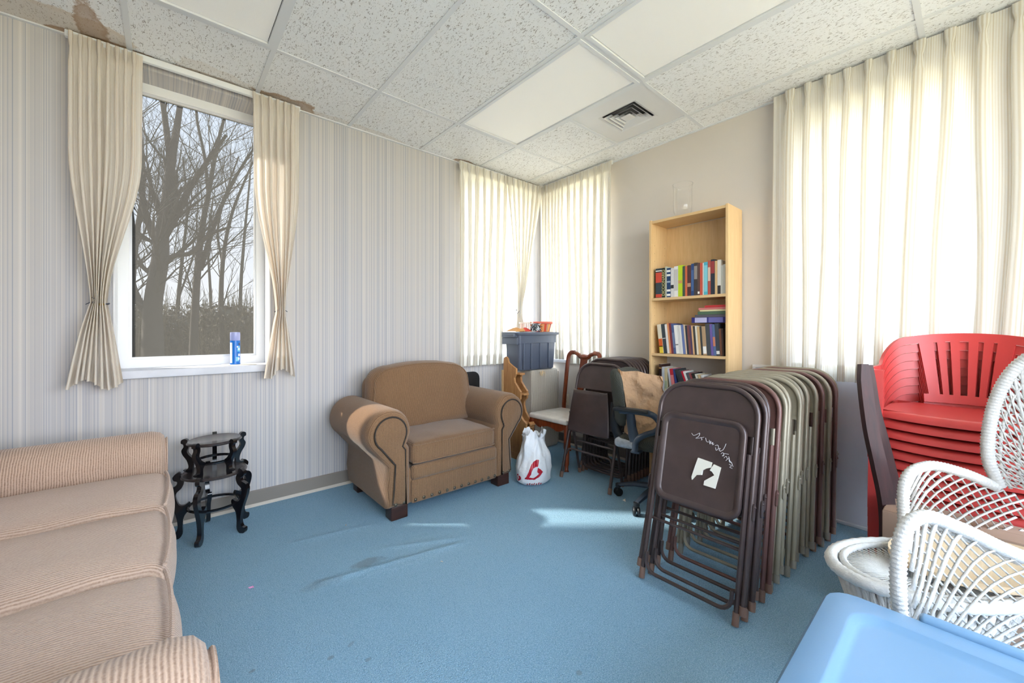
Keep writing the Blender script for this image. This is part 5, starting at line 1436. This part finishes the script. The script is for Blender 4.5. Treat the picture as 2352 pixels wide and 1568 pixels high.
# ------------------------------------------------------------ red stacking chairs
def red_meshes():
    out = []; rp = MT['redplastic']
    # local: +x = front (away from the wall), y across, seat at .44
    SZ = .43
    def shell(th, z01, o):
        """barrel wall: th -1..1 runs arm - back - arm; z01 0 seat level .. 1 rim"""
        a = abs(th); s = 1 if th > 0 else -1
        # plan curve: back arc then straight arms
        if a < .55:
            an = a / .55 * R(78); x = -.18 - .10 * math.cos(an) + .0; y = s * .255 * math.sin(an) / math.sin(R(78)); x = -.27 + .17 * (1 - math.cos(an))
        else:
            k = (a - .55) / .45; x = lerp(-.27 + .17 * (1 - math.cos(R(78))), .225, k); y = s * lerp(.255, .275, k)
        top = lerp(.775, .64, sm(.28, .62, a)) - .0 * a
        top += -.02 * (a / .28) ** 2 if a < .28 else -.02
        bot = SZ + .0
        z = lerp(bot, top, z01)
        fl = (z - SZ) * .20 * (1 - sm(.45, .8, a))      # recline of the back
        if a < .55:
            nx, ny = -math.cos(a / .55 * R(78)), s * math.sin(a / .55 * R(78))
        else: nx, ny = 0, s
        return Vector((x + nx * (fl + o), y + ny * (fl * .6 + o), z))
    # solid rim: from seat side of back round to the arms
    m = MB()
    def strip(t0, t1, b0, b1, nu, nv, th=.006):
        m.grid(lambda a, b: shell(lerp(t0, t1, a), lerp(b0, b1, b), 0), nu, nv)
        m.grid(lambda a, b: shell(lerp(t1, t0, a), lerp(b0, b1, b), th), nu, nv)
        for e0, e1, fix in ((t0, t1, b0), (t0, t1, b1)):
            m.grid(lambda a, b: shell(lerp(e0, e1, a), fix, b * th), nu, 1)
        for tt in (t0, t1):
            m.grid(lambda a, b: shell(tt, lerp(b0, b1, b), a * th), 1, nv)
    strip(-1, 1, .878, 1.0, 60, 3, .014)                        # top rim and arms
    out.append(('rim', m.mesh('rim', ang=60)))
    edges = [-.245, -.175, -.105, -.035, .035, .105, .175, .245]
    m = MB(); strip(-.215, .215, 0.0, .12, 20, 2); out.append(('lower_back', m.mesh('lower_back', ang=60)))
    sl = [(-.275, -.185), (-.160, -.108), (-.083, -.029), (-.004 - .0, .004)]
    sl = [(-.275, -.200), (-.176, -.118), (-.094, -.030), (.030 - .06 + .054, .0)]
    slats = [(-.225, -.148), (-.128, -.088), (-.064, -.020), (.020, .064), (.088, .128), (.148, .225)]
    for (a, b) in slats:
        m = MB()
        # slats splay: wider at the top
        w0 = .78
        def pt(u, v, o, a=a, b=b):
            k = lerp(.82, 1.0, v); return shell(lerp(a * k, b * k, u), lerp(.10, .93, v), o)
        m.grid(lambda u, v: pt(u, v, 0), 4, 8); m.grid(lambda u, v: pt(1 - u, v, .007), 4, 8)
        for u in (0, 1): m.grid(lambda q, v: pt(u, v, (q if u else 1 - q) * .007), 1, 8)
        out.append(('slat', m.mesh('slat', ang=60)))
    # seat with rolled front apron
    m = MB()
    def seat(a, b, o=0):
        x = lerp(-.25, .245, a); hwy = lerp(.17, .235, sm(-.25, .0, x)); y = lerp(-hwy, hwy, b)
        z = SZ - .012 * (1 - (y / .25) ** 2) + .012 * a + o
        return (x, y, z)
    m.grid(lambda a, b: seat(a, b), 14, 14); m.grid(lambda a, b: seat(a, 1 - b, -.005), 14, 14)
    def apron(a, b, o=0):
        y = lerp(-.262, .262, a); k = b
        x = .245 + .028 * math.sin(k * PI / 2) - .03 * (abs(y) / .262) ** 4 + o
        z = SZ + .012 - .012 * (1 - (y / .25) ** 2) - .010 * (1 - math.cos(k * PI / 2)) - .022 * k * k
        return (x, y, z)
    m.grid(lambda a, b: apron(1 - a, b), 20, 6); m.grid(lambda a, b: apron(a, b, -.006), 20, 6)
    out.append(('seat', m.mesh('seat', ang=60)))
    # front legs rise as broad panels to the arm fronts, rear legs are angle sections
    for s in (-1, 1):
        m = MB(); L_ = []
        for z, x0, x1, y in ((0, .225, .275, .285), (.20, .215, .272, .283), (.40, .20, .270, .280), (.50, .175, .262, .278), (.58, .16, .245, .276), (.612, .15, .235, .275)):
            L_.append([(x0, s * y, z), (x1, s * (y - .004), z), (x1 - .006, s * (y - .045), z), (x1 - .013, s * (y - .045), z), (x1 - .010, s * (y - .012), z), (x0, s * (y - .008), z)][::s])
        m.loft(L_); out.append(('leg', m.mesh('leg', ang=40)))
        m = MB(); L_ = []
        for z, x0, y in ((0, -.30, .262), (.2, -.285, .255), (.36, -.255, .24), (.425, -.25, .235)):
            L_.append([(x0, s * y, z), (x0 + .055, s * (y + .008), z), (x0 + .055, s * (y + .001), z), (x0 + .008, s * (y - .006), z), (x0 + .008, s * (y - .055), z), (x0, s * (y - .055), z)][::s])
        m.loft(L_); out.append(('leg', m.mesh('leg', ang=40)))
    for nm, me in out: me.materials.append(rp)
    return out
RM = red_meshes(); NR = 10; DZ = .043
for i in range(NR):
    k = NR - 1 - i
    t = thing('red_chair', ('red plastic stacking chair, topmost of the red stack' if i == 0 else 'red plastic stacking chair, %s from the top of the red stack' % ORD[i]), 'chair', (.50 + .0015 * k, 3.13, k * DZ), 0, 'stacked red plastic chairs')
    for nm, me in RM:
        o = bpy.data.objects.new(nm, me); COL.objects.link(o); o.parent = t
# ------------------------------------------------------------ dark wood frame leaning by the red chairs
t = thing('wooden_frame', 'dark plum coloured curved wooden chair frame leaning by the red chairs', 'wooden frame')
def slat_at(pxs, dep, w_, th, name):
    P = spline([pxp(x, y, d) for (x, y), d in zip(pxs, dep)], 5)
    m = MB(); L_ = []
    for i, p in enumerate(P):
        tn = (P[min(i + 1, len(P) - 1)] - P[max(i - 1, 0)]).normalized(); ww = w_ * interp([(0, .55), (.08, .85), (.5, 1), (1, 1)], i / (len(P) - 1))
        sd = (RGT - tn * RGT.dot(tn)).normalized(); nn = tn.cross(sd)
        L_.append([p + sd * a * ww / 2 + nn * b * th / 2 for a, b in ((-1, -1), (1, -1), (1, 1), (-1, 1))])
    m.loft(L_); return m.build(name, MT['darkwood'], t, ang=30)
slat_at([(1982, 836), (1988, 900), (2000, 985), (2018, 1065), (2034, 1140), (2040, 1210), (2036, 1320), (2028, 1440)], [1.735, 1.72, 1.70, 1.68, 1.66, 1.64, 1.61, 1.583], .056, .022, 'curved_post')
slat_at([(1994, 838), (2006, 930), (2026, 1010), (2048, 1100), (2058, 1170), (2056, 1290), (2048, 1415)], [1.775, 1.765, 1.75, 1.735, 1.715, 1.68, 1.642], .046, .020, 'curved_post')
# ------------------------------------------------------------ cardboard box behind the wicker chair
g = pix_z(2068, 1112, .47)
t = thing('cardboard_box', 'tan cardboard box between the red chairs and the wicker chair', 'box', (.895, 3.20, 0))
m = MB(); m.rbox(-.085, .095, -.28, .33, 0, .455, .003, 1); m.build('box_body', MT['card'], t, smooth=False)
m = MB(); m.box(-.085, .004, -.275, .325, .4555, .459); m.box(.006, .095, -.275, .325, .4555, .459); m.build('top_flaps', MT['card'], t, smooth=False)

# ------------------------------------------------------------ white wicker armchair
KD = .92
def pxw(x, y, d): return pxp(x, y, d * KD)
WK = thing('wicker_chair', 'white painted wicker armchair with a fan back and lattice arms', 'chair')
wk = MT['wicker']
def lattice(m, fn, nu, nv, w_, th=.003, n=10):
    """two families of diagonal strips on surface fn(u, v)"""
    def P(u, v):
        return Vector(fn(min(1, max(0, u)), min(1, max(0, v))))
    def N(u, v):
        e = .01; a = P(u + e, v) - P(u - e, v); b = P(u, v + e) - P(u, v - e); c = a.cross(b); return c.normalized() if c.length > 1e-9 else Vector((0, 0, 1))
    sl = 1.0
    for sg in (1, -1):
        k0, k1 = (-int(nv), int(nu)) if sg > 0 else (0, int(nu) + int(nv))
        for k in range(k0, k1 + 1):
            # line: u*nu - sg*v*nv = k
            pts = []
            for j in range(n + 1):
                v = j / n; u = (k + .5 + sg * v * nv) / nu
                pts.append((u, v))
            seg = [p for p in pts if -.001 <= p[0] <= 1.001]
            if len(seg) < 2: continue
            Q = [P(*p) + N(*p) * th * sg for p in seg]
            m.tube(Q, w_, 4, flat=.45)
def wrapped(m, pts, r, pitch=.011):
    """rim tube wound with cane: radius pulses along its length"""
    S = spline(pts, 12); L = [0]
    for a, b in zip(S, S[1:]): L.append(L[-1] + (b - a).length)
    n = max(6, int(L[-1] / (pitch / 3))); Q = []; rr = []; j = 0
    for i in range(n + 1):
        s = L[-1] * i / n
        while j < len(L) - 2 and L[j + 1] < s: j += 1
        k = (s - L[j]) / max(1e-9, L[j + 1] - L[j]); Q.append(S[j].lerp(S[j + 1], k)); rr.append(r * (1 + .10 * math.sin(2 * PI * i / 3)))
    m.tube(Q, rr, 8)
# reference points in the room
nA = pxw(2064, 1375, 1.13); nB = pxw(2072, 1232, 1.14); nC = pxw(2120, 1186, 1.145); nD = pxw(2210, 1215, 1.15); nE = pxw(2360, 1282, 1.16); nF = pxw(2560, 1330, 1.18)
fA = pxw(2080, 1260, 1.55); fB = pxw(2078, 1110, 1.56); fC = pxw(2128, 1070, 1.56); fD = pxw(2210, 1085, 1.55); fE = pxw(2290, 1118, 1.545)
nG = nA - UPV * .26 + RGT * .03; fG = fA - UPV * .30 + RGT * .02
m = MB(); wrapped(m, [nG, nA, nB, nC, nD, nE, nF], .017); m.build('arm_rim', wk, WK, ang=180)
m = MB(); wrapped(m, [nB + FWD * .02 - UPV * .012 + RGT * .01, nC + FWD * .02 - UPV * .02, nD + FWD * .02 - UPV * .02, nE + FWD * .02 - UPV * .02], .010); m.build('arm_rim', wk, WK, ang=180)
m = MB(); wrapped(m, [fG, fA, fB, fC, fD, fE], .017); m.build('arm_rim', wk, WK, ang=180)
nTop = spline([nB, nC, nD, nE, nF], 10); fTop = spline([fB, fC, fD, fE, pxw(2370, 1150, 1.53)], 10)
def pick(S, u): k = u * (len(S) - 1); i = min(int(k), len(S) - 2); return S[i].lerp(S[i + 1], k - i)
nBot = [nG, nG + (nF - nB) * .5 * Vector((1, 1, 0)).length / 1.4142 * .7, nF - UPV * .42]
def near_arm(u, v):
    tp = pick(nTop, u); b0 = Vector((nG.x, nG.y, .20)); b1 = Vector((nF.x, nF.y, .20)) + FWD * .06; bt = b0.lerp(b1, u) + FWD * .05
    q = bt.lerp(tp, v); q += FWD * -.035 * math.sin(v * PI); return q
def far_arm(u, v):
    tp = pick(fTop, u); b0 = Vector((fG.x, fG.y, .20)); b1 = Vector((pxw(2370, 1150, 1.53).x, pxw(2370, 1150, 1.53).y, .20)); bt = b0.lerp(b1, u)
    q = bt.lerp(tp, v); q += FWD * .03 * math.sin(v * PI); return q
m = MB(); lattice(m, near_arm, 13, 11, .005); m.build('arm_lattice', wk, WK, ang=180, kind='stuff')
m = MB(); lattice(m, far_arm, 12, 12, .005); m.build('arm_lattice', wk, WK, ang=180, kind='stuff')
# fan back
bk = [pxw(2296, 1116, 1.545), pxw(2272, 1060, 1.545), pxw(2270, 1000, 1.545), pxw(2284, 930, 1.54), pxw(2312, 870, 1.52), pxw(2356, 825, 1.49), pxw(2430, 792, 1.42), pxw(2540, 800, 1.32), pxw(2640, 900, 1.22), pxw(2680, 1100, 1.17), pxw(2620, 1330, 1.16)]
m = MB(); wrapped(m, bk, .018); m.build('back_rim', wk, WK, ang=180)
bs_ = spline(bk, 8); cen = pxw(2480, 1180, 1.36)
def backf(u, v):
    e = pick(bs_, u); q = cen.lerp(e, v); return q + RGT * .05 * math.sin(v * PI)
m = MB()
for k in range(44):
    u = (k + .5) / 44; m.tube([backf(u, j / 8) for j in range(9)], .0055, 4, flat=.5)
for v in (.35, .55, .75, .9):
    m.tube([backf(k / 60, v) + RGT * .003 * (1 if k % 2 else -1) for k in range(61)], .005, 4)
lattice(m, lambda u, v: backf(u, lerp(.45, 1, v)), 26, 7, .005, .002)
m.build('back_lattice', wk, WK, ang=180, kind='stuff')
# round woven seat front and drum base
sc0 = (nA + fA) / 2; sc0 = Vector((sc0.x, sc0.y, .435)) + RGT * .07; SR = .265
def ell(a, r, z): return Vector((sc0.x, sc0.y, z)) + RGT * math.cos(a) * r * .98 + FWD * math.sin(a) * r * .62
m = MB(); pts = [ell(2 * PI * k / 90, SR, .435) for k in range(90)]; m.tube(pts, [.017 * (1 + .12 * (k % 2)) for k in range(90)], 8, closed=True); m.tube([ell(2 * PI * k / 90, SR - .035, .438) for k in range(90)], [.010 * (1 + .15 * (k % 2)) for k in range(90)], 6, closed=True); m.build('seat_rim', wk, WK, ang=180)
m = MB()
for k in range(84):
    a = 2 * PI * k / 84; m.tube([ell(a, SR - .035, .434), ell(a + .12, .09, .430)], .0034, 4, flat=.6)
m.build('seat_weave', wk, WK, ang=180, kind='stuff')
m = MB()
for k in range(60):
    a = 2 * PI * k / 60; m.tube([ell(a, SR - .01, .425), ell(a + .10, SR * .66, .20), ell(a + .2, SR * .86, .012)], .0055, 4, flat=.6); m.tube([ell(a, SR - .01, .425), ell(a - .10, SR * .66, .20), ell(a - .2, SR * .86, .012)], .0055, 4, flat=.6)
for z, r in ((.20, .67), (.014, .88)): m.tube([ell(2 * PI * k / 48, SR * r, z) for k in range(48)], .012, 6, closed=True)
m.build('drum_base', wk, WK, ang=180, kind='stuff')
# plywood board lying on the seat
m = MB()
def bo(a, r): return [ell(a, r, 0).x + RGT.x * .165, ell(a, r, 0).y + RGT.y * .165]
pl = [bo(2 * PI * k / 40, SR * .93) for k in range(40)]
m.prism(pl, .4555, .474, 'z'); tag(m.build('plywood_board', MT['ply'], ang=30), 'tan plywood board lying on the wicker chair seat', 'board')
# ------------------------------------------------------------ light blue tote in the foreground
T = thing('storage_tote', 'large blue lidded storage tote in front of the wicker chair', 'storage tote', (2.125, 3.12, 0))
hx, hy = .315, .215
m = MB(); m.loft([taper_loop(a, b, .05, z) for a, b, z in ((hx - .07, hy - .06, 0), (hx - .055, hy - .045, .012), (hx - .02, hy - .02, .445), (hx - .02, hy - .02, .46))]); m.build('body', MT['toteclear'], T, ang=50)
m = MB(); lp = [(hx - .012, hy - .012, .445), (hx, hy, .447), (hx + .002, hy + .002, .478), (hx - .006, hy - .006, .490), (hx - .02, hy - .02, .494), (hx - .075, hy - .060, .500), (hx - .082, hy - .066, .4995), (hx - .092, hy - .076, .490), (hx - .105, hy - .088, .4885)]
m.loft([taper_loop(a, b, .055, z) for a, b, z in lp]); m.build('lid', MT['toteblue'], T, ang=35)
# latch handle in the far long edge of the lid
for sx in (-1, 1):
    m = MB(); m.rbox(sx * (hx + .004) - .016, sx * (hx + .004) + .014, -.045, .14, .455, .503, .010, 4); m.build('lid_latch', MT['toteblue'], T)
# ------------------------------------------------------------ spray can, paper on the sill, scraps on the carpet
g = pix_y(540, 850, -.07)
zs = W1[2] + .0425
m = MB(); 
pa = tag(MB().rbox(g.x - .11, g.x + .07, g.y - .05, g.y + .085, zs, zs + .003, .001, 1).build('paper_sheet', colmat((232, 226, 214), .8), None, smooth=False), 'loose paper under the spray can on the window sill', 'paper')
t = thing('spray_can', 'blue aerosol spray can with a clear cap on the window sill', 'spray can', (g.x, g.y, zs + .0032), R(120))
m = MB(); m.lathe([(.001, 0), (.028, 0), (.0295, .003), (.0295, .006), (.0285, .009), (.0285, .150), (.0265, .158), (.0265, .160)], 28); m.build('can_body', colmat((24, 108, 196), .25), t)
m = MB(); m.lathe([(.0265, .158), (.0285, .162), (.0290, .20), (.0275, .213), (.001, .215)], 28); m.build('cap', simple('clear_cap', srgb(176, 182, 226), .2, Alpha=.75), t)
m = MB(); m.lathe([(.014, .158), (.015, .180), (.010, .186), (.010, .198), (.001, .199)], 16); m.build('nozzle', colmat((44, 64, 196), .3), t)
def wrapcan(name, poly, col):
    m = MB(); vs = []; r = .0288
    m.add([(r * math.cos(a), r * math.sin(a), z) for a, z in poly], [tuple(range(len(poly)))]); m.build(name, col, t)
for (a0, a1, z0, z1, c_) in ((-1.9, -1.2, .01, .145, W), (-.05, .35, .03, .045, W), (.0, .45, .055, .07, W), (-.05, .5, .095, .108, W), (-.3, .0, .112, .122, W), (-.5, .2, .02, .05, (120, 190, 236)), (-.2, .5, .085, .12, (90, 180, 232)), (.1, .55, .128, .142, (20, 40, 70))):
    m = MB(); n = 10; m.add([(.0288 * math.cos(lerp(a0, a1, k / n)), .0288 * math.sin(lerp(a0, a1, k / n)), z) for z in (z0, z1) for k in range(n + 1)], [(k, k + 1, n + 2 + k, n + 1 + k) for k in range(n)]); m.build('label_print', colmat(c_, .35), t)
def scrap(label, px_, py_, col, s, seed, name='paper_scrap'):
    g = pix_z(px_, py_, 0); rnd = random.Random(seed); m = MB()
    vs = [(rnd.uniform(-s, s), rnd.uniform(-s, s), .002 + rnd.uniform(0, s * .7)) for _ in range(6)]
    m.add(vs, [(0, 1, 2), (0, 2, 3), (1, 4, 2), (2, 4, 5), (0, 3, 5)])
    o = m.build(name, colmat(col, .7), None, smooth=False); o.location = (g.x, g.y, 0); tag(o, label, 'scrap')
scrap('small pink scrap lying on the blue carpet', 575, 1351, (226, 150, 190), .014, 3)
scrap('white scrap in the sunlit patch by the folding chair leg', 1434, 1151, (240, 236, 226), .018, 5)
scrap('tiny tan crumb on the carpet before the armchair', 795, 1207, (190, 160, 120), .008, 6)
scrap('tiny pale crumb near the middle of the carpet', 1015, 1291, (200, 190, 170), .008, 8)
